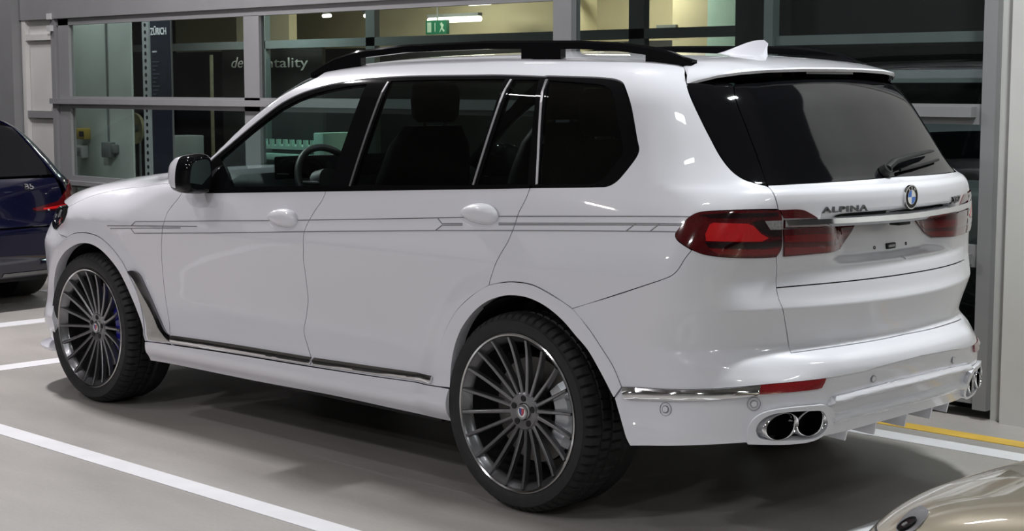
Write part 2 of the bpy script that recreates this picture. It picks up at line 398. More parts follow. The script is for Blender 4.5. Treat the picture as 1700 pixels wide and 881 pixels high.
def lay(P3, d=None, off=0.):
    """put loose 3-D points onto the body skin along d"""
    P3 = np.asarray(P3, float); d, e1, e2 = frame_of(d); dep = P3 @ d
    Q = drop(np.stack([P3 @ e1, P3 @ e2], 1), (d, e1, e2), (dep.min() - .25, dep.max() + .25)); N = body_n(Q)
    return Q + N * off, N
def ribbon(name, pts, d, width, off, m, parent, step=.02, smooth=False, mirror=True, thick=.0012):
    q = catmull(pts, step) if smooth else line(pts, step); Q, N = lay(q, d, off); T = np.gradient(Q, axis=0); T /= np.linalg.norm(T, axis=1, keepdims=True)
    S = np.cross(N, T); S /= np.linalg.norm(S, axis=1, keepdims=True); w_ = width / 2
    V = np.vstack([Q + S * w_, Q - S * w_, Q + S * w_ - N * thick * 2, Q - S * w_ - N * thick * 2]); n = len(Q); F = []
    for i in range(n - 1): F += [(i, n + i, n + i + 1, i + 1), (i, i + 1, 2 * n + i + 1, 2 * n + i), (n + i, 3 * n + i, 3 * n + i + 1, n + i + 1)]
    F += [(0, 2 * n, 3 * n, n), (n - 1, 2 * n - 1, 4 * n - 1, 3 * n - 1)]
    o = mesh_obj(name, V, F, m, parent, False)
    if mirror: mesh_obj(name, V * [1, -1, 1], [f[::-1] for f in F], m, parent, False)
    return o
def cline(zs):
    """points of the body's centre line on the tail, at the given heights"""
    zs = np.asarray(zs, float); O = np.stack([np.full(len(zs), -1.6), np.zeros(len(zs)), zs], 1); Q, ok = march(O, np.array([1., 0, 0]), 0, 1.6, 80); return Q

# seams, outlines and trims measured on the body (metres)
K = {
 'belt': [[2.2327, 0.9555, 1.1243], [2.0444, 0.9522, 1.1386], [1.6069, 0.9482, 1.1626], [1.1779, 0.945, 1.186], [0.5737, 0.9371, 1.2191], [0.1641, 0.9313, 1.2413], [-0.0247, 0.9256, 1.2522]],
 'belt_q': [[-0.0247, 0.9256, 1.2522], [-0.346, 0.9097, 1.2689], [-0.3968, 0.9042, 1.2741], [-0.429, 0.8948, 1.2915], [-0.4626, 0.8742, 1.3356], [-0.4909, 0.8512, 1.388], [-0.4914, 0.8436, 1.4085], [-0.4773, 0.8357, 1.4351], [-0.4106, 0.7959, 1.5645], [-0.3598, 0.7678, 1.6258], [-0.3312, 0.7519, 1.6479], [-0.2948, 0.7441, 1.6592], [-0.2287, 0.742, 1.6661], [0.0669, 0.7472, 1.6752]],
 'wintop': [[0.0479, 0.7673, 1.6751], [0.3297, 0.7663, 1.6828], [0.4502, 0.7667, 1.6822], [0.8613, 0.768, 1.6799], [1.0199, 0.7716, 1.674], [1.1274, 0.775, 1.6682], [1.2306, 0.7807, 1.658], [1.3354, 0.7869, 1.6451], [1.4417, 0.7951, 1.6249], [1.5479, 0.8046, 1.5976], [1.653, 0.8177, 1.5564], [1.7525, 0.8358, 1.5001], [1.8547, 0.8545, 1.4381], [1.958, 0.8737, 1.3722], [2.0632, 0.8942, 1.3068], [2.1345, 0.9104, 1.2594], [2.207, 0.93, 1.2046]],
 'fd_front': [[2.2642, 0.9583, 1.1143], [2.3075, 0.9712, 1.0696], [2.3404, 0.9828, 1.0291], [2.3538, 0.9939, 0.9814], [2.3733, 0.9928, 0.9248], [2.394, 0.9842, 0.8674], [2.4086, 0.9745, 0.8011], [2.4198, 0.9602, 0.6936], [2.4144, 0.9519, 0.5877], [2.367, 0.9656, 0.4533], [2.3304, 0.9778, 0.3907]],
 'fd_rear': [[1.1779, 0.945, 1.186], [1.19, 0.9524, 1.152], [1.2345, 0.964, 1.0956], [1.2644, 0.9742, 1.05], [1.2818, 0.9844, 1.0049], [1.2798, 0.9922, 0.953], [1.2927, 0.9826, 0.8881], [1.2955, 0.9674, 0.7967], [1.3067, 0.9485, 0.7062], [1.3367, 0.9345, 0.6324], [1.3597, 0.9329, 0.5585], [1.326, 0.9419, 0.5012], [1.2838, 0.956, 0.4554], [1.248, 0.9717, 0.4142]],
 'rd_rear': [[-0.0247, 0.9256, 1.2522], [-0.016, 0.9395, 1.2101], [0.0073, 0.9532, 1.1592], [0.0194, 0.9654, 1.1074], [0.0406, 0.9798, 1.0462], [0.0639, 0.9891, 1.006], [0.092, 0.9978, 0.9536], [0.1159, 0.998, 0.9005], [0.1232, 1.0003, 0.8725]],
 'arch_r_out': [[-0.5147, 0.9545, 0.5548], [-0.4771, 0.9601, 0.6278], [-0.4324, 0.9699, 0.688], [-0.3774, 0.9805, 0.7557], [-0.3055, 0.991, 0.8223], [-0.1968, 0.9987, 0.8699], [-0.1079, 1.0001, 0.895], [-0.0166, 1.0007, 0.898], [0.0418, 1.0008, 0.8914], [0.1256, 1.0002, 0.8723], [0.2258, 0.9974, 0.8187], [0.3168, 0.9879, 0.7529], [0.3921, 0.9771, 0.6652], [0.4376, 0.9712, 0.5709], [0.4481, 0.9751, 0.4988], [0.4382, 0.9906, 0.4369]],
 'arch_r_in': [[-0.4882, 0.9669, 0.5136], [-0.4233, 0.9708, 0.6064], [-0.371, 0.9787, 0.678], [-0.3174, 0.9855, 0.7255], [-0.2591, 0.9939, 0.7773], [-0.1759, 1.0001, 0.8229], [-0.0866, 1.0015, 0.8452], [-0.0054, 1.0011, 0.8461], [0.0543, 1.0001, 0.8364], [0.1416, 0.9965, 0.8051], [0.2227, 0.9888, 0.7536], [0.3016, 0.9788, 0.675], [0.347, 0.972, 0.5903], [0.3609, 0.975, 0.5096], [0.3522, 0.9895, 0.4419]],
 'sill_top': [[2.5428, 0.987, 0.3858], [2.3405, 0.978, 0.3925], [1.8034, 0.9729, 0.4046], [1.2492, 0.9717, 0.4141], [0.8272, 0.9691, 0.4238], [0.4399, 0.9905, 0.4372], [0.3547, 0.991, 0.438]],
 'strip_top': [[2.3485, 0.9715, 0.4352], [1.8202, 0.9598, 0.4462], [1.2827, 0.9568, 0.4529], [0.845, 0.9534, 0.4632], [0.4601, 0.9793, 0.4754]],
 'sill_bot': [[2.5566, 0.9533, 0.2838], [2.4344, 0.9532, 0.2877], [2.2389, 0.9527, 0.2894], [1.6853, 0.9502, 0.2916], [1.1094, 0.9546, 0.3014], [0.7201, 0.9539, 0.2993], [0.3688, 0.9612, 0.2998]],
 'arch_f_out': [[3.2426, 1.0024, 0.8539], [3.1724, 1.0042, 0.8774], [3.0834, 1.0041, 0.8892], [3.003, 1.0035, 0.8881], [2.9309, 1.0023, 0.8774], [2.8718, 1.0009, 0.8568], [2.8012, 0.9972, 0.8189], [2.7377, 0.99, 0.7655], [2.6935, 0.9833, 0.7081], [2.6312, 0.9734, 0.6131], [2.5753, 0.9773, 0.4744], [2.5388, 0.986, 0.3861]],
 'arch_f_in': [[3.4955, 0.9331, 0.2738], [3.4159, 0.9879, 0.3664], [3.4368, 0.98, 0.4539], [3.4446, 0.9656, 0.5907], [3.395, 0.9765, 0.684], [3.3088, 0.9902, 0.7538], [3.208, 0.9998, 0.8027], [3.1033, 1.0029, 0.832], [3.0064, 1.0032, 0.8356], [2.9186, 1.0014, 0.8154], [2.8493, 0.9964, 0.7789], [2.776, 0.9882, 0.7212], [2.7282, 0.9818, 0.6627], [2.68, 0.9763, 0.5923], [2.6207, 0.9781, 0.5151], [2.5671, 0.987, 0.4372], [2.5467, 0.9879, 0.3855]],
 'bump_q': [[-0.3012, 0.9917, 0.8218], [-0.4408, 0.9802, 0.8687], [-0.6621, 0.9773, 0.9445], [-0.7134, 0.9724, 0.9633], [-0.7472, 0.9612, 0.98], [-0.7663, 0.95, 1.0024], [-0.782, 0.9357, 1.0376], [-0.7911, 0.9273, 1.0545]],
 'lamp': [[-0.9745, 0.6588, 1.2058], [-0.9339, 0.7482, 1.2076], [-0.8674, 0.8289, 1.2051], [-0.8081, 0.8711, 1.1998], [-0.7864, 0.8838, 1.193], [-0.7672, 0.8962, 1.1793], [-0.7462, 0.9142, 1.1475], [-0.7321, 0.9267, 1.1211], [-0.7409, 0.9306, 1.1048], [-0.7647, 0.9293, 1.089], [-0.8001, 0.9189, 1.0693], [-0.833, 0.8987, 1.0555], [-0.8697, 0.8626, 1.0471], [-0.9067, 0.8061, 1.0413], [-0.9464, 0.7164, 1.0375], [-0.9687, 0.6598, 1.0377]],
 'lamp_gap': [[-0.9745, 0.6588, 1.2058], [-0.9781, 0.6489, 1.1925], [-0.98, 0.6433, 1.1557], [-0.9804, 0.6421, 1.0991], [-0.9775, 0.6441, 1.0642], [-0.9687, 0.6598, 1.0377]],
 'tg_up': [[-0.4097, 0.4485, 1.7393], [-0.4919, 0.5745, 1.7131], [-0.5393, 0.6413, 1.6774], [-0.5693, 0.6707, 1.6499], [-0.6057, 0.699, 1.6087], [-0.6638, 0.7173, 1.5337], [-0.7227, 0.7252, 1.4533], [-0.7794, 0.7294, 1.3801], [-0.8271, 0.7245, 1.3335], [-0.8659, 0.7091, 1.3081], [-0.9028, 0.6796, 1.2935], [-0.9292, 0.6597, 1.2845], [-0.9594, 0.668, 1.2627], [-0.9732, 0.6625, 1.2228], [-0.9745, 0.6588, 1.2058]],
 'tg_lo': [[-0.9687, 0.6598, 1.0377], [-0.9687, 0.6533, 1.0033], [-0.9683, 0.6568, 0.96], [-0.9713, 0.6583, 0.9283], [-0.9812, 0.6547, 0.8866], [-0.9907, 0.647, 0.8585], [-0.9844, 0.6161, 0.7902], [-0.9783, 0.5882, 0.7215], [-0.9983, 0.5997, 0.6927]],
 'tg_bot': [[-0.9983, 0.5997, 0.6927], [-1.0464, 0.4533, 0.6985], [-1.0704, 0.3335, 0.7006], [-1.0847, 0.24, 0.7016], [-1.0959, 0.0976, 0.7038]],
 'tg_split': [[-0.9712, 0.6582, 0.9294], [-1.0167, 0.5343, 0.9321], [-1.0827, 0.247, 0.9348]],
 'glass_bot': [[-0.9239, 0.6525, 1.289], [-0.9874, 0.4513, 1.2917], [-1.0302, 0.2058, 1.295]],
 'glass_left': [[-0.6853, 0.543, 1.6434], [-0.7296, 0.5849, 1.587], [-0.7958, 0.6067, 1.4856], [-0.8609, 0.6244, 1.3794], [-0.9239, 0.6525, 1.289]],
 'spoil': [[-0.571, 0.6693, 1.6499], [-0.6122, 0.5866, 1.6703], [-0.6461, 0.4572, 1.6882], [-0.6589, 0.3325, 1.6983], [-0.6724, 0.1297, 1.7068]],
 'lampin_up': [[-0.9754, 0.6564, 1.2057], [-1.0028, 0.5799, 1.2052], [-1.0112, 0.5542, 1.2], [-1.0192, 0.5283, 1.1881], [-1.0297, 0.4925, 1.1688]],
 'lampin_lo': [[-0.981, 0.6405, 1.1365], [-1.0321, 0.4837, 1.1384], [-0.9947, 0.2069, 1.1235], [-0.9978, 0.2391, 1.0958], [-0.9975, 0.2797, 1.0667], [-1.0055, 0.3225, 1.0431], [-1.0235, 0.492, 1.0414], [-0.9999, 0.57, 1.039], [-0.9783, 0.6336, 1.0379]],
 'chrome_top': [[-0.9816, 0.6389, 1.1725], [-1.0345, 0.4752, 1.1681], [-0.9956, 0.1231, 1.1545]],
 'bstrip': [[-0.5138, 0.9548, 0.5547], [-0.9798, 0.7553, 0.5967], [-0.9803, 0.7657, 0.562], [-0.5313, 0.9547, 0.5129], [-0.5229, 0.9551, 0.5295]],
 'refl': [[-0.9804, 0.7544, 0.5969], [-1.0447, 0.6451, 0.6015], [-1.0978, 0.5238, 0.6055], [-1.0958, 0.53, 0.5898], [-1.0918, 0.5422, 0.5714], [-1.0861, 0.56, 0.5687], [-0.9809, 0.7648, 0.5631]],
 'bcrease': [[-1.0978, 0.5238, 0.6055], [-1.143, 0.3283, 0.6149], [-1.1504, 0.2763, 0.6203], [-1.1594, 0.1933, 0.6254]],
 'bump_bot': [[-0.5133, 0.9604, 0.5112], [-0.5549, 0.9742, 0.4022], [-0.5626, 0.9659, 0.3446], [-0.655, 0.9589, 0.3592], [-0.8114, 0.9163, 0.3782], [-0.954, 0.792, 0.3894]],
 'roof_edge': [[1.4387, 0.6604, 1.71], [1.0004, 0.5453, 1.7547], [0.6736, 0.4971, 1.7641], [0.3733, 0.442, 1.7683], [0.0474, 0.4351, 1.7604], [-0.2055, 0.4386, 1.7511], [-0.3991, 0.4572, 1.7393]],
 'stripe_t': [[2.5961, 0.9974, 0.9732], [2.2166, 0.99, 0.9956], [1.3152, 0.9739, 1.0509]],
 'air': [[2.6867, 0.982, 0.7221], [2.6499, 0.9741, 0.7244], [2.6131, 0.967, 0.7073], [2.573, 0.9598, 0.6531], [2.5129, 0.9529, 0.5651], [2.4283, 0.9607, 0.4739], [2.3708, 0.9704, 0.4386], [2.3421, 0.9724, 0.433]],
 'pdc1': [[-0.6988, 0.9337, 0.496]],
 'pdc2': [[-0.9716, 0.7776, 0.5304]],
 'handle': [[1.4415, 0.9722, 1.0581], [0.2115, 0.957, 1.1436]],
 'fd_front_top': [[2.2431, 0.9478, 1.1493], [2.256, 0.9531, 1.1317]],
 'ws_edge': [[2.1899, 0.917, 1.2391], [2.1307, 0.9023, 1.2805], [2.0513, 0.8824, 1.339], [1.9725, 0.8626, 1.4024], [1.8724, 0.8406, 1.4764], [1.7702, 0.8218, 1.5369], [1.6919, 0.8056, 1.5853], [1.612, 0.7916, 1.6236], [1.5354, 0.7771, 1.656], [1.4811, 0.7628, 1.6828]],
 'g_front': [[1.8701, 0.9429, 1.1767], [1.935, 0.922, 1.2401], [2.0148, 0.8979, 1.3011], [1.946, 0.8829, 1.3475], [1.8435, 0.8632, 1.4135], [1.7411, 0.8447, 1.4757], [1.6409, 0.8275, 1.5313], [1.5355, 0.8147, 1.5726], [1.4287, 0.8058, 1.6012], [1.3213, 0.7987, 1.6213], [1.2168, 0.7924, 1.6358], [1.0966, 0.7879, 1.6448], [1.1262, 0.8704, 1.4312], [1.169, 0.9385, 1.212]],
 'g_rear': [[1.0068, 0.9359, 1.2214], [0.9477, 0.7701, 1.6574], [0.6823, 0.7676, 1.6618], [0.2729, 0.7656, 1.663], [0.298, 0.9285, 1.2512]],
 'g_fix': [[0.2585, 0.9273, 1.2551], [0.2179, 0.767, 1.6605], [0.0899, 0.7638, 1.6602], [-0.0009, 0.9207, 1.2681]],
 'g_quarter': [[-0.0623, 0.9187, 1.2706], [0.0318, 0.7639, 1.6577], [-0.2002, 0.7658, 1.6436], [-0.2563, 0.768, 1.6368], [-0.294, 0.7769, 1.6213], [-0.3245, 0.7945, 1.5859], [-0.4179, 0.8499, 1.4121], [-0.4196, 0.8583, 1.3883], [-0.3749, 0.8897, 1.3155], [-0.3472, 0.9013, 1.2906], [-0.3141, 0.9071, 1.2807]],
 'trim1': [[1.024, 0.9382, 1.2131], [0.9583, 0.7744, 1.6523]],
 'trim2': [[0.2805, 0.929, 1.2496], [0.231, 0.7673, 1.6605]],
 'trim3': [[-0.0561, 0.9205, 1.2658], [0.0447, 0.7622, 1.66]],
 'st_top': [[2.633, 0.9987, 0.9511], [2.5974, 0.9973, 0.9743], [1.9694, 0.984, 1.0134], [1.55, 0.9767, 1.0387], [1.1325, 0.9703, 1.0665], [0.6914, 0.9642, 1.0959], [0.3022, 0.9611, 1.1235], [0.088, 0.9582, 1.1389], [-0.4053, 0.9426, 1.1658], [-0.7684, 0.8945, 1.1825]],
 'st_bot': [[2.6413, 0.9972, 0.9392], [2.6159, 0.9934, 0.9152], [1.9329, 0.9941, 0.9602], [1.3029, 0.9844, 1.0049], [1.06, 0.9806, 1.0218], [0.4533, 0.9731, 1.0626], [-0.0662, 0.9684, 1.0947], [-0.5237, 0.9497, 1.1198], [-0.7359, 0.9232, 1.1291]],
 'st_a': [[2.8551, 0.9982, 0.9377], [2.633, 0.9987, 0.9511], [2.0805, 0.9919, 0.9819]],
 'st_b': [[2.8304, 0.9965, 0.926], [2.636, 0.9971, 0.9389], [2.2098, 0.9954, 0.9671]],
 'st_c': [[0.4513, 0.9625, 1.1115], [0.421, 0.9669, 1.0918], [0.3037, 0.9663, 1.0988]],
 'st_d': [[0.4533, 0.9731, 1.0626], [0.4196, 0.9682, 1.0855], [0.3025, 0.9675, 1.093]],
 'st_e': [[0.1049, 0.9642, 1.1121], [-0.2997, 0.956, 1.1352], [-0.7491, 0.91, 1.157]],
 'st_f': [[0.1036, 0.9656, 1.106], [-0.3011, 0.9575, 1.1294], [-0.746, 0.9127, 1.1517]],
 'st_g': [[-0.5237, 0.9497, 1.1198], [-0.5611, 0.9378, 1.1485]],
 'st_h': [[-0.6264, 0.939, 1.1247], [-0.66, 0.925, 1.1532]],
 'air_out': [[2.6867, 0.982, 0.7221], [2.6499, 0.9741, 0.7259], [2.613, 0.967, 0.7103], [2.573, 0.9598, 0.6531], [2.5129, 0.9529, 0.5651], [2.4283, 0.9607, 0.4739], [2.3771, 0.9696, 0.4408], [2.3421, 0.9724, 0.433]],
 'air_in': [[2.3393, 0.9783, 0.4104], [2.3894, 0.9756, 0.4253], [2.4506, 0.9655, 0.4563], [2.5255, 0.956, 0.5313], [2.5899, 0.9641, 0.607], [2.6414, 0.9741, 0.6755], [2.6868, 0.9821, 0.7146]],
 'air_plate': [[2.6577, 0.9773, 0.6834], [2.6016, 0.9669, 0.6092], [2.5336, 0.9578, 0.5277], [2.4606, 0.9659, 0.4552], [2.3921, 0.9774, 0.4193], [2.3499, 0.9783, 0.4033], [2.4537, 0.979, 0.3948], [2.5258, 0.9838, 0.3963], [2.5483, 0.9781, 0.4473], [2.6121, 0.9715, 0.5755]],
 'red_panel': [[-0.8305, 0.8847, 1.1236], [-0.8368, 0.8698, 1.1566], [-0.8457, 0.8611, 1.1629], [-0.9241, 0.7721, 1.1601], [-0.9354, 0.7522, 1.1512], [-0.9474, 0.7255, 1.1228], [-0.9596, 0.6958, 1.1069], [-0.9485, 0.7228, 1.0963], [-0.8356, 0.8874, 1.101]],
 'lens_dark': [[-0.8328, 0.8906, 1.0968], [-0.9475, 0.7249, 1.0922], [-0.9787, 0.6468, 1.0985], [-0.9783, 0.6457, 1.0793], [-0.9469, 0.7235, 1.073], [-0.8445, 0.8849, 1.0794]],
 'lens_low': [[-0.8449, 0.8853, 1.0753], [-0.9467, 0.7231, 1.0688], [-0.9752, 0.652, 1.071], [-0.9713, 0.6566, 1.0498], [-0.9455, 0.7208, 1.0473], [-0.9064, 0.808, 1.0509], [-0.8666, 0.8656, 1.0576]],
 'lens_top': [[-0.7976, 0.8811, 1.1876], [-0.869, 0.8308, 1.196], [-0.9727, 0.6631, 1.1956], [-0.9727, 0.6627, 1.1839], [-0.8975, 0.8063, 1.1784], [-0.8362, 0.8628, 1.1782]],
 'rev': [[-0.9526, 0.7128, 1.1677], [-0.9781, 0.6483, 1.1675], [-0.9784, 0.6476, 1.1357], [-0.9612, 0.6918, 1.1363]],
 'rev_dark': [[-0.9318, 0.7581, 1.1639], [-0.9507, 0.7174, 1.1721], [-0.9594, 0.6963, 1.1344], [-0.9784, 0.6475, 1.1325], [-0.9786, 0.6471, 1.1091], [-0.9614, 0.6914, 1.1141], [-0.9473, 0.7257, 1.1334]],
 'in_red': [[-0.983, 0.6353, 1.1129], [-1.0157, 0.5392, 1.114], [-0.9939, 0.244, 1.1079], [-0.9959, 0.2623, 1.0892], [-0.9957, 0.2893, 1.0799], [-0.983, 0.6347, 1.0916]],
 'in_low': [[-0.9823, 0.6331, 1.0723], [-1.0146, 0.5361, 1.0698], [-0.9975, 0.2835, 1.0663], [-1.0071, 0.3291, 1.0481], [-1.0241, 0.493, 1.0469], [-0.9805, 0.6296, 1.0442]],
 'val_top': [[-0.9854, 0.7605, 0.5053], [-1.052, 0.6456, 0.5219], [-1.089, 0.5324, 0.5204], [-1.1059, 0.4747, 0.5369], [-1.1432, 0.2617, 0.5517], [-1.1519, 0.1777, 0.5552]],
 'ridge': [[-1.0594, 0.5253, 0.3921], [-1.0772, 0.4844, 0.4225], [-1.0957, 0.4445, 0.46], [-1.1353, 0.1505, 0.468]],
 'ex_out': [[-0.9542, 0.7924, 0.3917], [-0.9576, 0.7949, 0.442], [-0.967, 0.7839, 0.4739], [-0.9855, 0.7603, 0.4967], [-1.0093, 0.7259, 0.508], [-1.0417, 0.6672, 0.5138], [-1.0737, 0.5846, 0.5141], [-1.0899, 0.522, 0.5097], [-1.0949, 0.4789, 0.4846], [-1.0897, 0.4622, 0.4507], [-1.0779, 0.4699, 0.4149], [-1.061, 0.5123, 0.3881], [-1.0472, 0.5595, 0.378]],
 'ex_in': [[-0.9736, 0.7743, 0.4381], [-0.9771, 0.7707, 0.4563], [-0.9889, 0.7556, 0.4783], [-1.0093, 0.7255, 0.494], [-1.0393, 0.6706, 0.4989], [-1.0711, 0.5857, 0.4966], [-1.0835, 0.5325, 0.4885], [-1.0825, 0.5032, 0.4557], [-1.0782, 0.492, 0.4315], [-1.0677, 0.5059, 0.4057], [-1.0559, 0.5389, 0.3904], [-1.0282, 0.6513, 0.395], [-0.9965, 0.7301, 0.4035], [-0.9792, 0.7635, 0.4147]],
 'bump_front': [[-0.4876, 0.9673, 0.512], [-0.5228, 0.9739, 0.4437], [-0.5491, 0.9738, 0.3747], [-0.5626, 0.9659, 0.3446]],
 'bump_low': [[-0.5626, 0.9659, 0.3446], [-0.655, 0.9589, 0.3592], [-0.8114, 0.9163, 0.3782], [-0.8967, 0.8551, 0.3862], [-0.9541, 0.7922, 0.3906], [-1.0194, 0.6677, 0.3843], [-1.0511, 0.5466, 0.381]],
 'arch_f_nose': [[3.2426, 1.0024, 0.8539], [3.3158, 0.9961, 0.8234], [3.398, 0.9861, 0.7661], [3.4791, 0.9679, 0.6719], [3.5294, 0.9537, 0.5694], [3.4992, 0.977, 0.4411], [3.4846, 0.9761, 0.3482], [3.5846, 0.9075, 0.2709]],
 'hood_seam': [[2.2546, 0.9399, 1.1542], [2.3911, 0.9268, 1.1637], [2.6229, 0.8892, 1.1448], [2.8412, 0.8727, 1.1225], [2.9966, 0.8997, 1.0984], [3.1305, 0.9249, 1.0685], [3.2308, 0.958, 1.0277], [3.2927, 0.9612, 1.0058]],
 'head': [[3.299, 0.9575, 1.0085], [3.2746, 0.9795, 0.9826], [3.2801, 0.988, 0.9482], [3.3805, 0.9594, 0.9121], [3.4542, 0.9429, 0.8842], [3.5028, 0.9294, 0.8836], [3.5259, 0.9078, 0.9197], [3.4396, 0.9268, 0.9739], [3.377, 0.9336, 1.0031]],
 'head_rear': [[3.2927, 0.9612, 1.0058], [3.2647, 0.9856, 0.9741], [3.2906, 0.9857, 0.9411], [3.3798, 0.9599, 0.909], [3.4413, 0.9467, 0.8821]],
 'nose_seam': [[3.4413, 0.9467, 0.8821], [3.373, 0.9724, 0.8625], [3.2426, 1.0024, 0.8539]],
 'alpina': [[-1.0337, 0.4783, 1.1811], [-1.0752, 0.2722, 1.1828]],
 'alpina_t': [[-1.0367, 0.4684, 1.2033]],
 'xb7': [[-1.0438, -0.4024, 1.1761], [-1.0235, -0.5138, 1.1765]],
 'badge': [[-1.1005, 0.0128, 1.2239]],
 'plate': [[-1.023, -0.0054, 1.0368]],
 'plate_h': [[-1.0201, 0.1031, 1.0351], [-1.0187, -0.1199, 1.0378]],
 'pdc3': [[-1.1443, 0.2847, 0.5771]],
}
K = {k: np.array(v) for k, v in K.items()}

# ================================================================ the setting
def concrete(name, base):
    m = bpy.data.materials.new(name); m.use_nodes = True; nt = m.node_tree; b = nt.nodes['Principled BSDF']
    tc = nt.nodes.new('ShaderNodeTexCoord'); n1 = nt.nodes.new('ShaderNodeTexNoise'); n1.inputs['Scale'].default_value = .8; n1.inputs['Detail'].default_value = 8; n1.inputs['Roughness'].default_value = .6
    n2 = nt.nodes.new('ShaderNodeTexNoise'); n2.inputs['Scale'].default_value = 60; n2.inputs['Detail'].default_value = 4
    mp = nt.nodes.new('ShaderNodeMapping'); mp.inputs['Scale'].default_value = (.55, 1.5, 1); mp.inputs['Rotation'].default_value = (0, 0, .5)
    r1 = nt.nodes.new('ShaderNodeValToRGB'); r1.color_ramp.elements[0].position = .32; r1.color_ramp.elements[1].position = .68
    r1.color_ramp.elements[0].color = (*[c * .80 for c in base], 1); r1.color_ramp.elements[1].color = (*[c * 1.12 for c in base], 1)
    mx = nt.nodes.new('ShaderNodeMixRGB'); mx.blend_type = 'OVERLAY'; mx.inputs[0].default_value = .12
    nt.links.new(tc.outputs['Object'], mp.inputs['Vector']); nt.links.new(mp.outputs[0], n1.inputs['Vector']); nt.links.new(tc.outputs['Object'], n2.inputs['Vector'])
    nt.links.new(n1.outputs['Fac'], r1.inputs['Fac']); nt.links.new(r1.outputs['Color'], mx.inputs[1]); nt.links.new(n2.outputs['Fac'], mx.inputs[2]); nt.links.new(mx.outputs[0], b.inputs['Base Color'])
    rr = nt.nodes.new('ShaderNodeMapRange'); rr.inputs['To Min'].default_value = .34; rr.inputs['To Max'].default_value = .50
    nt.links.new(n1.outputs['Fac'], rr.inputs['Value']); nt.links.new(rr.outputs[0], b.inputs['Roughness']); b.inputs['Specular IOR Level'].default_value = .35
    return m
M['floor'] = concrete('sealed_concrete', (.375, .355, .335))
M['line_white'] = mat('white_floor_paint', (.74, .74, .76), .45, noise=(6, .05))
M['line_yellow'] = mat('yellow_floor_paint', (.62, .40, .06), .5, noise=(5, .12))
M['frame'] = mat('grey_white_frame_paint', (.22, .22, .225), .4, noise=(4, .05))
M['frame_dk'] = mat('grey_steel_bar', (.17, .19, .19), .45, noise=(4, .06))
M['wall_pale'] = mat('pale_wall_plaster', (.54, .535, .515), .7, noise=(2.5, .06))
M['wall_yel'] = mat('cream_wall_plaster', (.62, .56, .38), .8, noise=(1.5, .08))
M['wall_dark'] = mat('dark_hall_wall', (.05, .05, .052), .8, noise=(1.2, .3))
M['black_mesh'] = mat('black_fabric_mesh', (.006, .007, .007), .8, noise=(90, .4))
M['pane'] = glass_mat('door_pane_glass', (.84, .88, .87))
M['pane_teal'] = mat('greenish_cabinet', (.40, .43, .41), .5, noise=(3, .06))
M['post'] = mat('perforated_steel', (.40, .42, .43), .45, noise=(6, .05))
M['navy'] = mat('navy_banner_cloth', (.010, .013, .030), .6, noise=(8, .2))
M['board'] = mat('dark_sign_board', (.018, .017, .016), .5, noise=(3, .2))
M['sign_txt'] = mat('off_white_lettering', (.9, .9, .82), .6, noise=(20, .05))
M['green'] = mat('green_exit_sign', (.015, .11, .06), .5, emit=(.02, .2, .1), estr=.04, noise=(20, .05))
M['tube'] = mat('fluorescent_tube', (1, .98, .9), .5, emit=(1, .95, .80), estr=4.0, noise=(20, .01))
M['yellow_box'] = mat('yellow_switch_box', (.42, .30, .04), .5, noise=(20, .1))
M['white_box'] = mat('white_socket_plastic', (.5, .5, .5), .4, noise=(20, .04))
M['brass'] = mat('brass_disc', (.40, .36, .24), .3, metal=.7, noise=(12, .25))
M['conduit'] = mat('grey_conduit', (.13, .14, .14), .5, noise=(20, .1))
M['mint'] = mat('counter_teal_light', (.55, .80, .72), .5, noise=(10, .04))  # teal light falling on the white counter put into its colour
def st(name, mb, m, smooth=False): o = mb.build(name, m, None, smooth); tag(o, kind='structure'); return o

st('floor', MB().add([(-14, -12, 0), (24, -12, 0), (24, 14, 0), (-14, 14, 0)], [(0, 1, 2, 3)]), M['floor'])
def mark(name, x0, x1, y0, y1, m, label):
    o = MB().box(x0, x1, y0, y1, .0, .003).build(name, m, None, False); tag(o, label, 'floor line'); return o
mark('floor_line', -1.08, 4.30, 1.575, 1.690, M['line_white'], 'white bay line painted along the left side of the white SUV')
mark('floor_line', -4.5, 7.5, -1.315, -1.175, M['line_white'], 'white bay line beside the yellow line at the glass doors')
mark('floor_line', -4.5, 7.5, -1.545, -1.437, M['line_yellow'], 'yellow safety line on the floor along the glass doors')
mark('floor_line', 4.30, 4.46, -1.17, 4.2, M['line_white'], 'white cross line on the floor just ahead of the SUV nose')
mark('floor_line', 5.87, 6.05, -1.17, 4.2, M['line_white'], 'white cross line on the floor behind the dark blue car')
mark('floor_line', -1.20, -1.065, -1.17, 1.690, M['line_white'], 'white cross line on the floor between SUV tail and champagne car')

YW = -1.87
def bar(x0, x1, z0, z1, y0=YW - .05, y1=YW, **k): return MB().box(x0, x1, y0, y1, z0, z1, **k)
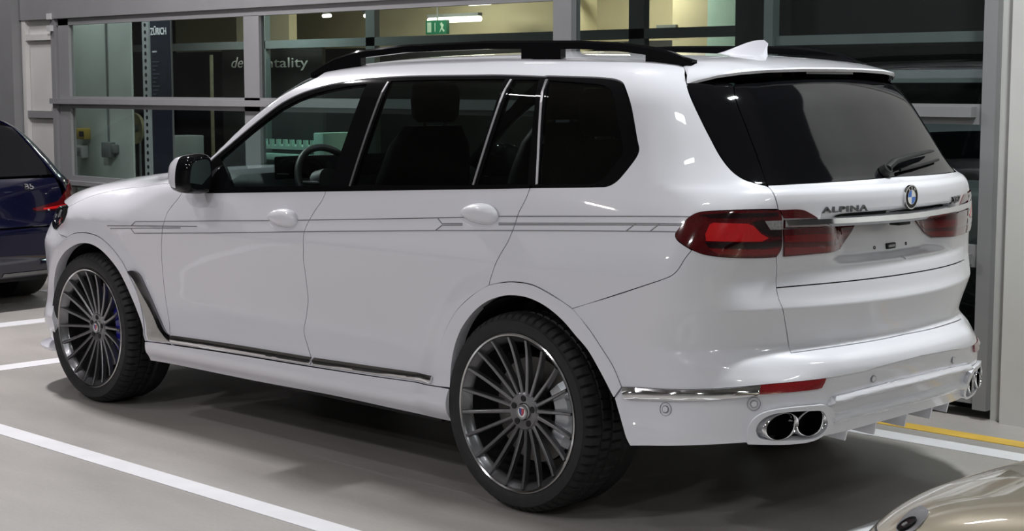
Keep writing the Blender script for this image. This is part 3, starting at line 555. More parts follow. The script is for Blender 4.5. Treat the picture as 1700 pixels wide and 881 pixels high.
# glazed sectional doors: frame pieces
st('trim_1', bar(-.45, -.378, 0.05, 3.4, YW - .06, YW + .02), M['frame'])
st('trim_2', bar(2.313, 2.461, 0.05, 3.4, YW - .06, YW + .02), M['frame'])
st('trim_3', bar(5.430, 5.617, .87, 2.15), M['frame'])
st('trim_4', bar(8.105, 8.27, 0, 2.2), M['frame'])
st('trim_5', bar(-.378, 2.313, 1.449, 1.548), M['frame']); st('trim_6', bar(-.34, 2.313, 1.485, 1.535, YW, YW + .05), M['frame'])
st('trim_7', bar(2.461, 8.105, 1.449, 1.548), M['frame']); st('trim_8', bar(2.461, 8.36, 1.485, 1.530, YW, YW + .05), M['frame'])
st('trim_9', bar(-.378, 2.313, .752, .860), M['frame']); st('trim_10', bar(-.34, 2.313, .765, .817, YW, YW + .05), M['frame'])
st('trim_11', bar(2.461, 8.105, .780, .876), M['frame']); st('trim_12', bar(2.461, 8.2, .80, .835, YW, YW + .06), M['frame'])
st('trim_13', bar(2.461, 8.36, 2.147, 2.205), M['frame']); st('trim_14', bar(2.40, 9.6, 2.205, 3.4, YW - .1, YW + .03), M['frame'])
st('trim_15', bar(-.378, 2.313, .075, .43), M['frame']); st('trim_16', bar(2.461, 8.105, .075, .46), M['frame'])
st('trim_17', bar(-.378, 2.313, 2.75, 3.4), M['frame'])
st('wall_right', MB().box(-9, -.525, YW - .1, YW + .02, 0, 3.6).box(-.525, -.45, YW - .1, YW - .03, 0, 3.6), M['wall_pale'])
wl = st('wall_left', MB().box(8.27, 14, YW - .1, YW - .02, 0, 3.6), M['wall_pale'])
st('trim_18', bar(8.30, 8.36, 0, 3.0, YW - .02, YW + .02), M['frame']); st('trim_19', bar(8.80, 8.86, 0, 3.0, YW - .02, YW + .02), M['wall_pale']); st('trim_20', bar(8.36, 8.80, 1.36, 1.42, YW - .02, YW + .015), M['frame']); st('trim_21', bar(8.36, 8.80, 2.03, 2.08, YW - .02, YW + .015), M['wall_pale'])
st('trim_22', bar(8.88, 9.20, 0, 3.4, YW - .02, YW + .10), M['frame'])
for z in (2.10, 2.20): st('trim_23', bar(8.31, 8.37, z, z + .05, YW + .02, YW + .05), M['white_box'])
# panes
n = 0
for x0, x1, z0, z1 in ((5.617, 8.105, 1.548, 2.147), (2.461, 5.430, 1.548, 2.147), (5.617, 8.105, .876, 1.449), (2.461, 5.430, .876, 1.449), (2.461, 8.105, .46, .78), (-.378, 2.313, 1.548, 2.75), (-.378, 2.313, .86, 1.449), (-.378, 2.313, .43, .752)):
    n += 1; o = MB().box(x0, x1, YW - .032, YW - .026, z0, z1).build('window_%d' % n, M['pane'], None, False); tag(o, kind='structure')
# dark shade with steel bars behind the right-hand doors
st('trim_24', bar(.94, 1.0, 1.548, 2.75, YW - .16, YW - .10), M['frame_dk'])
st('trim_25', bar(-.45, .94, 1.853, 1.905, YW - .16, YW - .12), M['frame_dk']); st('trim_26', bar(-.45, .94, 1.652, 1.716, YW - .16, YW - .12), M['frame_dk'])
o = MB().box(-.5, 1.28, YW - .24, YW - .22, 1.50, 2.8).build('roller_blind', M['black_mesh'], None, False); tag(o, 'black mesh roller blind behind the right glass door', 'blind')
o = MB().box(-.5, 2.4, YW - .26, YW - .24, 0, .80).build('kick_board', M['black_mesh'], None, False); tag(o, 'black board behind the low panes of the right glass door', 'board')

# ---- rooms behind the doors
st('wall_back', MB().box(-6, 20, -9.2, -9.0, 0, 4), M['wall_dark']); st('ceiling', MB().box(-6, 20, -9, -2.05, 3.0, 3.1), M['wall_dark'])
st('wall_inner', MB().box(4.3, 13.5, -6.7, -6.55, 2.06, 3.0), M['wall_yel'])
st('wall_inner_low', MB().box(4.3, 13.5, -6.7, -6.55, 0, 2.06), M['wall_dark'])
for i, (x0, x1, m_) in enumerate(((4.51, 4.90, 'wall_yel'), (4.21, 4.51, 'mint'), (6.06, 6.35, 'wall_yel'))):
    o = MB().box(x0, x1, -6.3, -6.0, 0, 3.0).build('pillar', M[m_], None, False); tag(o, ['wide cream pillar standing behind the roof of the SUV', 'pale mint lit pillar beside the cream pillar', 'short cream pillar nearest the hanging lamps'][i], 'pillar', None)
o = MB().box(9.0, 9.9, -5.0, -4.9, 1.2, 3).build('pillar', M['wall_yel'], None, False); tag(o, 'cream pillar above the sign with white lettering', 'pillar')
# inner glazed partition
st('trim_27', MB().box(2.4, 14, -4.06, -4.0, 1.985, 2.06), M['frame_dk']); st('trim_28', MB().box(6.62, 6.74, -4.06, -4.0, 0, 3), M['frame_dk']); st('trim_29', MB().box(3.55, 3.70, -4.06, -4.0, 0, 3), M['frame_dk'])
st('trim_30', MB().box(8.2, 8.34, -4.06, -4.0, 0, 3), M['frame_dk'])
for i, (x, z, l) in enumerate(((7.72, 2.30, .75), (4.95, 2.115, .22), (9.75, 2.40, .12), (9.05, 2.38, .12), (7.35, 2.45, .3), (5.85, 2.47, .25))):
    r_ = empty('ceiling_light', (x, -6.0, z)); tag(r_, ['long fluorescent tube over the green exit sign', 'short lamp glowing left of the cream pillar', 'small lamp at the far left above the sign', 'second small lamp right of the one above the sign', 'lamp under the ceiling right of the long tube', 'lamp under the ceiling nearest the door post'][i], 'lamp')
    MB().tube([(x - l / 2, 0, 0), (x + l / 2, 0, 0)], .028 if i < 2 else .02, n=12).build('lamp_tube', M['tube'], r_).location = (-x, 0, 0)
    MB().box(-l / 2, l / 2, -.03, .03, .03, .06).build('lamp_housing', M['frame_dk'], r_, False)
ex = empty('exit_sign', (7.86, -5.9, 2.225)); tag(ex, 'green emergency exit sign with running figure below the fluorescent tube', 'sign')
MB().box(-.155, .155, -.02, .02, -.07, .07).build('sign_plate', M['green'], ex, False)
def fl(pts, y=.022): return [(a, y, b) for a, b in pts] + [(a, y - .004, b) for a, b in pts]
def flat(name, pts, m, par):
    n_ = len(pts); v = fl(pts); return mesh_obj(name, v, [tuple(range(n_)), tuple(range(n_, 2 * n_))[::-1]] + [(i, (i + 1) % n_, n_ + (i + 1) % n_, n_ + i) for i in range(n_)], m, par, False)
M['sign_wh'] = mat('exit_sign_white', (.30, .42, .34), .5, noise=(20, .03))
MB().box(-.005, .005, -.005, .005, .07, .77).build('sign_hanger', M['frame_dk'], ex, False); flat('sign_door', [(.13, -.05), (.07, -.05), (.07, .05), (.13, .05)], M['sign_wh'], ex); flat('sign_arrow', [(.02, -.045), (.01, -.045), (.01, .045), (.02, .045)], M['sign_wh'], ex)
flat('sign_figure', [(-.05, -.05), (-.08, .0), (-.06, .03), (-.08, .05), (-.10, .03), (-.12, .02), (-.10, -.01), (-.13, -.04), (-.11, -.05), (-.085, -.02), (-.06, -.05)], M['sign_wh'], ex)
# sign board with lettering
sg = empty('lettered_sign', (8.4, -4.2, 0)); tag(sg, 'dark board with white script lettering behind the left glass door', 'sign')
MB().box(-.80, .78, -.04, 0, 0, 2.02).build('sign_board', M['board'], sg, False)
def wall_text(txt, x_left, z, size, y, m, par, width=None, name='lettering', shear=0., bold=0., spacing=1.):
    v, f = text_mesh(txt, size, .004, bold, spacing, shear); sx = width / v[:, 0].max() if width else 1
    P = np.stack([x_left - v[:, 0] * sx, y + v[:, 2], z + v[:, 1]], 1); return mesh_obj(name, P, [g for g in f], m, par, False)
wall_text('de', .64, 1.815, .15, .004, M['sign_txt'], sg, .215, shear=.3); wall_text('mentality', .40, 1.812, .135, .004, M['sign_txt'], sg, .995)
# banner and perforated post
bn = empty('banner', (7.83, -2.6, 0)); tag(bn, 'tall navy banner reading ZÜRICH behind the left glass door', 'banner')
MB().box(-.165, .155, -.01, 0, 0, 2.30).build('banner_cloth', M['navy'], bn, False)
M['banner_txt'] = mat('banner_lettering', (.9, .92, .95), .6, noise=(20, .03)); M['banner_dim'] = mat('banner_small_lettering', (.10, .12, .17), .6, noise=(20, .05))
wall_text('ZÜRICH', .145, 2.078, .085, .003, M['banner_txt'], bn, .245, bold=.0018); wall_text('auto', .125, 1.925, .03, .003, M['banner_txt'], bn, .07, name='small_lettering')
for k in range(9):
    MB().box(.02 + .03 * (k % 3), .13, .001, .003, 1.84 - .035 * k, 1.848 - .035 * k).build('text_line', M['banner_dim'], bn, False)
MB().box(-.172, -.165, -.01, .005, .55, 2.30).build('banner_edge', M['frame'], bn, False)
pp = empty('perforated_post', (8.05, -2.59, 0)); tag(pp, 'grey steel post with a row of round holes beside the navy banner', 'post')
MB().box(-.05, .05, -.03, 0, 0, 2.5).build('post_profile', M['post'], pp, False)
for k in range(26):
    mb = MB(); mb.lathe([(0, .002), (.017, .002), (.017, -.002)], 12, c=(0, 0, .74 + .062 * k)); mb.build('post_hole', M['black_matt'], pp)
o = MB().box(8.335, 10.6, -2.64, -2.62, 0, 3.0).build('partition', M['pane_teal'], None, False); tag(o, 'pale green partition with switches behind the left glass pane', 'partition')
o = MB().tube([(8.724, -2.61, 1.12), (8.724, -2.61, 3.0)], .008).build('conduit_pipe', M['conduit']); tag(o, 'thin dark conduit running down the pale partition', 'conduit')
sw = empty('switch_box', (9.12, -2.6, 1.195)); tag(sw, 'yellow switch box with black knob on the pale partition', 'switch'); MB().box(-.075, .075, -.02, .05, -.05, .05, bev=.008).build('box_body', M['yellow_box'], sw); MB().box(-.075, -.02, .05, .075, -.025, .025, bev=.006).build('box_knob', M['black_matt'], sw)
so = empty('socket_box', (9.15, -2.6, 1.03)); tag(so, 'white wall socket below the yellow switch box', 'socket'); MB().box(-.06, .06, -.02, .05, -.06, .06, bev=.01).build('socket_body', M['white_box'], so); MB().box(-.04, .04, .05, .056, -.04, .04, bev=.003).build('socket_face', M['frame'], so)
jb = empty('junction_box', (8.69, -2.6, 1.06)); tag(jb, 'grey junction box at the foot of the conduit', 'junction box'); MB().box(-.07, .07, -.02, .05, -.07, .07, bev=.01).build('box_body', M['conduit'], jb); MB().box(-.13, -.07, -.02, .04, -.03, .05, bev=.01).build('box_plug', M['conduit'], jb)
dk = empty('round_disc', (8.866, -3.0, 1.242)); tag(dk, 'round brass dish glinting left of the perforated post', 'dish'); MB().lathe([(0, .0), (.08, .01), (.145, .035), (.15, .03), (.14, .0), (0, -.02)], 32).build('dish_bowl', M['brass'], dk); MB().lathe([(0, .03), (.03, .025), (.035, 0)], 16).build('dish_hub', M['conduit'], dk); MB().tube([(0, -.03, 0), (0, -.03, -1.242)], .012).build('dish_stand', M['conduit'], dk)
# furniture in the back room, seen through the panes and through the cabin
cb = empty('cabinet', (8.78, -3.4, 0)); tag(cb, 'plain grey cabinet right of the navy banner', 'cabinet'); MB().box(-.13, .13, -.2, .2, .06, 1.17, bev=.01).build('cabinet_body', M['frame_dk'], cb); MB().box(-.12, .12, .2, .215, .08, 1.15, bev=.004).build('cabinet_door', M['pane_teal'], cb); MB().box(-.10, -.09, .215, .235, .7, .8).build('cabinet_handle', M['black_matt'], cb); MB().box(-.13, .13, -.2, .2, 0, .06).build('cabinet_plinth', M['black_matt'], cb)
ct = empty('display_counter', (7.6, -3.95, 0)); tag(ct, 'white display counter with teal light painted in, seen through the front side window', 'counter')
MB().box(-.45, .45, -.2, .2, 0, .62, bev=.01).build('counter_base', M['frame_dk'], ct); MB().box(-.45, .45, -.2, .2, .96, 1.02, bev=.01).build('counter_top', M['mint'], ct); MB().box(-.45, .45, -.18, .19, 1.06, 1.09).build('counter_shelf', M['mint'], ct); MB().box(-.56, -.42, -.2, .2, .90, 1.22, bev=.01).build('counter_end', M['mint'], ct)
for k in range(8): MB().box(-.40 + .10 * k, -.36 + .10 * k, .16, .19, 1.09, 1.15).build('counter_divider', M['mint'], ct, False)
for x in (-.40, .40): MB().box(x - .02, x + .02, -.18, .18, .62, .96).build('counter_support', M['frame_dk'], ct, False)
pl = MB().tube([(8.22, -3.4, 0), (8.22, -3.4, 1.92)], .018).build('lamp_post', M['brass']); tag(pl, 'thin brass pole standing in front of the dark sign board', 'pole')
for nm, loc, pw, c in (('room_fill_light', (7.6, -5.4, 2.85), 26, (1, .93, .75)), ('room_fill_light', (5.2, -5.6, 2.85), 26, (1, .93, .75)), ('room_fill_light', (9.0, -2.25, 2.9), 10, (.92, 1, .97)), ('room_fill_light', (7.6, -3.5, 2.7), 16, (.8, 1, .93)), ('room_fill_light', (8.4, -3.4, 2.9), 14, (1, .97, .9)), ('room_fill_light', (7.8, -2.2, 2.9), 9, (.95, 1, 1))):  # added fill lights without fixtures, brightening the back room, sign, banner and counter
    area_lamp(nm, loc, (loc[0], loc[1] - .25, 0), .6, .3, pw, c)
M['hall_ceiling'] = mat('grey_hall_ceiling', (.28, .275, .26), .8, noise=(.6, .3))
st('ceiling_hall', MB().box(-14, 24, -1.9, 12.2, 5.0, 5.2), M['hall_ceiling'])
M['hall_wall'] = mat('grey_hall_wall', (.40, .40, .40), .8, noise=(.8, .15))
# hall enclosure on the photographer's side (dark walls mirrored in paint and chrome)
st('wall_hall_side', MB().box(-14, 24, 12.0, 12.2, 0, 5.0), M['hall_wall']); st('wall_hall_rear', MB().box(-12.2, -12, -12, 12, 0, 5.0), M['hall_wall']); st('wall_hall_front', MB().box(18, 18.2, -12, 12, 0, 5.0), M['hall_wall'])

# ================================================================ the white SUV
suv = tag(empty('suv'), 'white seven-seat luxury SUV with grey pinstripes and many-spoke dark wheels', 'car')
DS = (0, -1, 0); DQ = (.45, -.88, -.15); DC = (.72, -.69, 0); DR = (.86, -.5, 0); DF = (-.22, -.85, -.48); DT = (.04, -.12, -1); DN = (-.62, -.78, 0)
def C_(*pts): return np.array(pts, float)
def ctr(P): P = np.array(P, float); P[1] = 0; return P
paint = M['paint']; lining = []
yside = lambda x, z: float(ev(SIDE_Z, z))

# ---- seams
belt = K['belt']; fdf = np.vstack([K['fd_front_top'], K['fd_front']]); fdr = K['fd_rear']; rdr = K['rd_rear']
aro = K['arch_r_out']; ari = K['arch_r_in']; afo = K['arch_f_out']; afi = K['arch_f_in']; sill = K['sill_top']
roof_seam = C_((1.50, .690, 1.70), (1.2, .655, 1.73), (.8, .635, 1.75), (.3, .62, 1.755), (-.1, .60, 1.75), (-.3, .585, 1.74), (-.40, .565, 1.735), (-.455, .555, 1.73))
tgu = np.vstack([C_((-.455, .555, 1.73)), K['tg_up'][1:]])
lamp = K['lamp']; bq = K['bump_q']; tgl = K['tg_lo']; gap_l = K['lamp_gap']
split = np.vstack([K['tg_split'], ctr(cline([.936])[0])]); tgb = np.vstack([K['tg_bot'][:4], cline([.705])])
gbot = np.vstack([K['glass_bot'], cline([1.298])])
lo_line = np.vstack([C_(K['arch_r_out'][0]), K['bstrip'][1], K['refl'][1:3], K['bcrease'][1:4], cline([.632])])   # lower edge of the upper bumper

# ---- doors, fender, quarter
fd_out = chain(fdf[:1], belt[1:4] + [0, 0, 0], fdr, sill[3:0:-1], fdf[::-1])
panel('front_door', fd_out, DS, paint, suv)
rd_out = chain(belt[3:], rdr, aro[9:], sill[5:2:-1], fdr[::-1])
panel('rear_door', rd_out, DS, paint, suv)
q_out = chain(K['belt_q'], K['wintop'], C_(K['wintop'][-1], (2.235, .925, 1.205)), np.vstack([C_((2.235, .925, 1.205)), K['ws_edge']]), roof_seam, tgu, lamp[:11], bq[::-1], aro[4:10], rdr[::-1])
panel('body_side', q_out, DQ, paint, suv)
seam = K['hood_seam']
fen_out = chain(fdf, sill[1::-1], afo[::-1], K['nose_seam'][::-1], K['head_rear'][::-1], seam[::-1])
panel('front_fender', fen_out, DF, paint, suv)
# wheel-arch mouldings: proud of the body, deep inner flange
panel('arch_moulding', chain(aro, C_(aro[-1], ari[-1]), ari[::-1], C_(ari[0], aro[0])), DQ, paint, suv, h=.015, off=.004, lip=.055, gap=.003)
front_in = afi; panel('arch_moulding', chain(afo, C_(afo[-1], afi[-1]), afi[::-1], C_(afi[0], K['arch_f_nose'][-1]), K['arch_f_nose'][::-1]), DF, paint, suv, h=.015, off=.004, lip=.055, gap=.003)
# side skirt
sk = chain(sill, C_(sill[-1], K['sill_bot'][-1]), K['sill_bot'][::-1], C_(K['sill_bot'][0], sill[0]))
panel('side_skirt', sk, DS, paint, suv, h=.018, off=.003, lip=.05, bump=lambda P: .010 * sst(P[:, 2], .30, .345) * sst(P[:, 2], .43, .37))
# nose
zs = np.linspace(.24, .98, 12)
nose_c = march(np.stack([np.full(12, 4.4), np.zeros(12), zs], 1), np.array([-1., 0, 0]), 0, 1.2, 60)[0]
nose_out = chain(K['nose_seam'][:2], np.vstack([K['nose_seam'][2], K['arch_f_nose'][1:]]), C_(K['arch_f_nose'][-1], (3.50, .95, .245)), C_((3.50, .95, .245), (3.70, .86, .235), (3.88, .55, .235), (nose_c[0][0], 0, .24)), ('s', nose_c), C_((nose_c[-1][0], 0, .98), (3.87, .5, .97), (3.66, .82, .93), K['head'][5], K['nose_seam'][0]))
panel('front_bumper', nose_out, DN, paint, suv, h=.03, half=True)
lipv = []
for k in range(13):
    t = k / 12; a = t * math.pi / 2; lipv.append((3.50 + .47 * math.sin(a)**.9, .945 * math.cos(a)**.6 if k < 12 else 0, 0))
ring = lambda p, q: [(p[0], p[1], .222), (p[0] + .03, p[1] + .012 if p[1] else 0, .228), (p[0] + .03, p[1] + .012 if p[1] else 0, .240), (p[0], p[1], .246)]
pts = lipv + [(x, -y, z) for x, y, z in lipv[-2::-1]]
rg = []
for x, y, z in pts:
    s = 1 if y > 0 else -1
    rg.append([(x - .06, y - .04 * s, .222), (x + .012, y + .012 * s, .222), (x + .012, y + .012 * s, .236), (x - .06, y - .04 * s, .25)])
v, f = loft(rg); mesh_obj('front_splitter', v, f, paint, suv, True, sharp=30)
hs = seam; hood_c = [(x, 0, 1.2) for x in np.linspace(3.90, 2.62, 14)]
hood_out = chain(seam, C_(seam[-1], (3.50, .86, .985), (3.72, .68, .985), (3.88, .40, .98), (3.935, 0, .97)), ('s', C_(*[(3.935, 0, .97)] + hood_c[1:])), C_((2.62, 0, 1.205), (2.55, .4, 1.2), (2.38, .75, 1.19), seam[0]))
panel('bonnet', hood_out, DT, paint, suv, h=.03, half=True)
# roof and windscreen
rx = np.linspace(-.40, 1.36, 30)
roof_out = chain(roof_seam, C_(roof_seam[-1], (-.43, .3, 1.74), (-.40, 0, 1.75)), ('s', C_(*[(x, 0, 1.75) for x in rx])), C_((1.36, 0, 1.74), (1.42, .4, 1.73), roof_seam[0]))
panel('roof', roof_out, DT, paint, suv, h=.04, half=True)
WZ = np.linspace(1.20, 1.70, 12); wedge = K['ws_edge']
ws_c = [(float(ev(WS_Z, z)) + .36 * .66, 0, z) for z in WZ]
ws_out = chain(np.vstack([C_((2.24, .905, 1.215)), wedge[1:] * [1, .985, 1] + [.0, 0, 0]]), C_(wedge[-1] * [1, .985, 1], (1.44, .4, 1.715), (ws_c[-1][0], 0, 1.70)), ('s', C_(*ws_c[::-1])), C_(ws_c[0], (2.42, .5, 1.20), (2.24, .905, 1.215)))
panel('windscreen', ws_out, (-.8, -.35, -.5), M['glass_front'], suv, h=.04, half=True, off=-.002, lip=.006)

# ---- side windows: gloss black surround with panes let in
dlo = chain(belt[1:] + [0, 0, .001], K['belt_q'], K['wintop'], C_(K['wintop'][-1], (2.215, .95, 1.135), belt[1]))
panes = [('front_window', 'g_front', 'glass_front'), ('rear_window', 'g_rear', 'glass_dark'), ('fixed_window', 'g_fix', 'glass_dark'), ('quarter_window', 'g_quarter', 'glass_rear')]
def pane_out(k): return chain(('s', np.vstack([K[k], K[k][:1]])))
wt = panel('window_surround', dlo, DQ, M['black_gloss'], suv, off=-.003, lip=.02, holes=[pane_out(k) for _, k, _ in panes])
for n_, k, m_ in panes: panel(n_, pane_out(k), DQ, M[m_], suv, off=-.007, lip=.004, gap=0)
for k in ('trim1', 'trim2', 'trim3'): ribbon('pillar_trim', K[k], DS, .011, .003, M['satin_alu'], suv, step=.05, thick=.002)
ribbon('belt_trim', belt[1:] + [0, 0, .006], DS, .010, .003, M['black_gloss'], suv, step=.05, smooth=True, thick=.003)

# ---- pinstripes
for k in ('st_top', 'st_bot', 'st_a', 'st_b', 'st_c', 'st_d', 'st_e', 'st_f', 'st_g', 'st_h'): ribbon('pinstripe', K[k], DQ, .0036, .0016, M['stripe'], suv)

# ---- chrome sill strips on the doors
def strip(name, top, bot, d, m, off, bump, h=.012, **kw): return panel(name, chain(top, C_(top[-1], bot[-1]), bot[::-1], C_(bot[0], top[0])), d, m, suv, h=h, off=off, gap=.003, lip=.012, bump=bump, **kw)
def cut(P, x0, x1):
    P = P[np.argsort(P[:, 0])]; xs = np.linspace(x0, x1, 12); return np.stack([xs, np.interp(xs, P[:, 0], P[:, 1]), np.interp(xs, P[:, 0], P[:, 2])], 1)
for x0, x1 in ((1.262, 2.335), (.462, 1.252)):
    t = cut(K['strip_top'], x0, x1); b = cut(sill, x0, x1) + [0, 0, .006]
    mid = (t[:, 2] + b[:, 2]) / 2
    strip('sill_strip', t, b, DS, M['chrome'], .006, lambda P: .010 * (1 - np.abs((P[:, 2] - np.interp(P[:, 0], t[:, 0], mid)) / .022)))
# air-breather bar and plate behind the front wheel
panel('air_breather', chain(K['air_out'], C_(K['air_out'][-1], K['air_in'][0]), K['air_in']), DS, M['dark_chrome'], suv, h=.008, off=.014, gap=0, lip=.02)
panel('air_breather_plate', chain(('s', np.vstack([K['air_plate'], K['air_plate'][:1]]))), DS, M['plate_reflect'], suv, h=.012, off=.005, gap=0, lip=.01)

# ---- rear bumper
cu = cline(np.linspace(.705, .632, 8)); cl = cline(np.linspace(.628, .40, 16))
bump_out = chain(bq, lamp[10:], tgl, tgb, ('s', cu), lo_line[::-1], aro[:5])
bumper = panel('rear_bumper', bump_out, DC, paint, suv, h=.016, half=True, gap=.0012)
low_end = np.vstack([K['bump_low'], C_((-1.085, .40, .385), (-1.115, .2, .395), (cl[-1][0], 0, .40))])
lowb_out = chain(lo_line, ('s', cl), low_end[::-1], K['bump_front'][::-1], C_(K['bump_front'][0], aro[0]))
hole = catmull(np.vstack([K['ex_in'], K['ex_in'][:1]]), .012)[:-1]
panel('bumper_valance', lowb_out, DC, paint, suv, h=.016, off=-.005, half=True, holes=[hole], lip=.02, gap=.003)
# flared exhaust surround and diffuser blade, proud of the valance
ring_o = catmull(np.vstack([K['ex_out'], K['ex_out'][:1]]), .012)[:-1]
panel('exhaust_surround', ring_o, DC, paint, suv, h=.010, off=0., holes=[hole], gap=0, lip=.045, bump=lambda P: .012 * np.ones(len(P)))
vt = K['val_top']; rdg = K['ridge']
blade_t = np.vstack([vt[3:], cline([.558])]); blade_b = np.vstack([rdg[2:], cline([.470])])
bl_out = chain(C_((-1.093, .50, .50), blade_t[0]), blade_t, ('s', cline(np.linspace(.558, .40, 10))), C_((cl[-1][0], 0, .40), (-1.115, .2, .395), (-1.08, .44, .40)), C_((-1.08, .44, .40), (-1.085, .47, .45), (-1.093, .50, .50)))
def blade_off(P):
    y = np.abs(P[:, 1]); z = P[:, 2]; zt = np.interp(y, [0, .3, .5], [.556, .55, .535]); zb = zt - .088
    return .004 + .016 * np.exp(-((z - zt + .018) / .010)**2) - .014 * sst(z, zt - .02, zt - .045) * sst(z, zb - .0, zb + .02) + .022 * np.exp(-((z - zb) / .012)**2) - .03 * sst(z, zb - .01, zb - .06)
panel('diffuser', bl_out, DC, paint, suv, h=.010, off=blade_off, half=True, gap=0, lip=.03)
for y in (-.36, -.20, .0, .20, .36):
    x0 = -1.105 + .22 * y * y; mb = MB(); mb.add([(x0 + .02, y - .006, .43), (x0 + .02, y + .006, .43), (x0 - .012, y + .004, .405), (x0 - .012, y - .004, .405), (x0 + .14, y - .006, .36), (x0 + .14, y + .006, .36), (x0 + .0, y - .004, .352), (x0 + .0, y + .004, .352), (x0 + .16, y - .006, .42), (x0 + .16, y + .006, .42)],
        [(0, 3, 2, 1), (3, 6, 7, 2), (6, 4, 5, 7), (4, 8, 9, 5), (0, 1, 9, 8), (0, 8, 4, 6, 3), (1, 2, 7, 5, 9)]); mb.build('diffuser_fin', paint, suv, sharp=20)
panel('bumper_strip', chain(('s', np.vstack([K['bstrip'], K['bstrip'][:1]]))), DC, M['chrome'], suv, h=.012, off=.004, gap=.002, lip=.012, bump=lambda P: .012 * (1 - np.abs(P[:, 2] - np.interp(P[:, 0], [-1.0, -.5], [.574, .526])) / .030))
panel('bumper_reflector', chain(('s', np.vstack([K['refl'], K['refl'][:1]]))), DC, M['reflector'], suv, h=.02, off=.003, gap=.002, lip=.012)
def disc_on(name, P, d, r, off, m, ring=None, n=28, mirror=True, thick=.003, parent=None):
    P = np.asarray(P, float); d_, e1, e2 = frame_of(d); Q, N = lay([P], d, 0); Q = Q[0]; N = N[0]
    a = np.cross(UP, N); a /= np.linalg.norm(a); b = np.cross(N, a); V = []; F = []
    for rr, oo in (((r, off), (r, off - thick)) if ring is None else ((r, off), (r, off - thick), (ring, off), (ring, off - thick))):
        V += [Q + (a * math.cos(2 * math.pi * k / n) + b * math.sin(2 * math.pi * k / n)) * rr + N * oo for k in range(n)]
    for k in range(n):
        j = (k + 1) % n; F.append((k, k + n, j + n, j))
        if ring: F.append((2 * n + k, k, j, 2 * n + j)); F.append((3 * n + k, 2 * n + k, 2 * n + j, 3 * n + j))
    if not ring: F.append(tuple(range(n)))
    o = mesh_obj(name, V, F, m, parent or suv, True, sharp=30)
    if mirror: mesh_obj(name, np.array(V) * [1, -1, 1], [f[::-1] for f in F], m, parent or suv, True, sharp=30)
    return o
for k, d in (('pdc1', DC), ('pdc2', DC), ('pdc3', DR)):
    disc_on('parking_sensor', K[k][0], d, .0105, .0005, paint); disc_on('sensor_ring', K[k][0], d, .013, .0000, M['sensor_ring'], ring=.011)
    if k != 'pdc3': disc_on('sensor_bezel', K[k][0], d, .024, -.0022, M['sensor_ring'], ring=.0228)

# ---- exhaust: cavity and four oval tips
for s in (1, -1):
    mb = MB(); ho = hole * [1, s, 1]; back = ho + [.20, -.02 * s, 0]
    n = len(ho); mb.add(list(ho + [.012, 0, 0]) + list(back), [(i, (i + 1) % n, n + (i + 1) % n, n + i) for i in range(n)] + [tuple(range(n, 2 * n))]); mb.build('exhaust_cavity', M['black_matt'], suv)
    for (cx, cy, cz, ry, rz, tilt) in ((-1.035, .694, .447, .068, .048, .10), (-1.072, .566, .447, .062, .048, .10)):
        V = []; n = 40
        prof = [(1.0, .16), (1.0, .012), (.985, .002), (.95, 0.), (.90, .006), (.88, .02), (.86, .14)]
        for sc, dx in prof:
            for j in range(n):
                a = 2 * math.pi * j / n; yy = math.cos(a) * ry * sc; zz = math.sin(a) * rz * sc + yy * -tilt
                V.append((cx + dx - (.694 - cy) * 0 + yy * .35 , s * (cy + yy), cz + zz))
        F = [(k * n + j, k * n + (j + 1) % n, (k + 1) * n + (j + 1) % n, (k + 1) * n + j) for k in range(len(prof) - 1) for j in range(n)]
        tip = mesh_obj('exhaust_tip', V, F, M['chrome'], suv, True, sharp=60)
        mesh_obj('exhaust_bore', [v for v in V[-n:]], [tuple(range(n))], M['liner'], tip, False)

# ---- tailgate
tg_out = chain(gbot[::-1], np.vstack([K['glass_bot'][:1], tgu[-4:]]), gap_l, tgl[:4], split, ('s', cline(np.linspace(.936, 1.298, 22))))
panel('tailgate', tg_out, DR, paint, suv, h=.016, half=True)
tl_out = chain(split[::-1], tgl[3:], tgb, ('s', cline(np.linspace(.705, .936, 12))))
panel('lower_tailgate', tl_out, DR, paint, suv, h=.016, half=True)
gl = K['glass_left']; gtop_c = cline([1.665])
rg_out = chain(gl, gbot, ('s', cline(np.linspace(1.298, 1.665, 20))), C_(gtop_c[0], (-.74, .3, 1.662), gl[0]))
panel('rear_screen', rg_out, DR, M['black_gloss'], suv, h=.025, off=-.003, half=True, lip=.01)
spl = C_((-.571, .669, 1.65), (-.612, .587, 1.67), (-.70, .50, 1.66), gl[0])
fl_out = chain(K['tg_up'][3:12], np.vstack([K['glass_bot'][:1], gl[::-1]]), C_(gl[0], (-.66, .60, 1.662), (-.59, .655, 1.655), K['tg_up'][3]))
panel('screen_side_flap', fl_out, DC, M['black_gloss'], suv, h=.02, off=-.001)
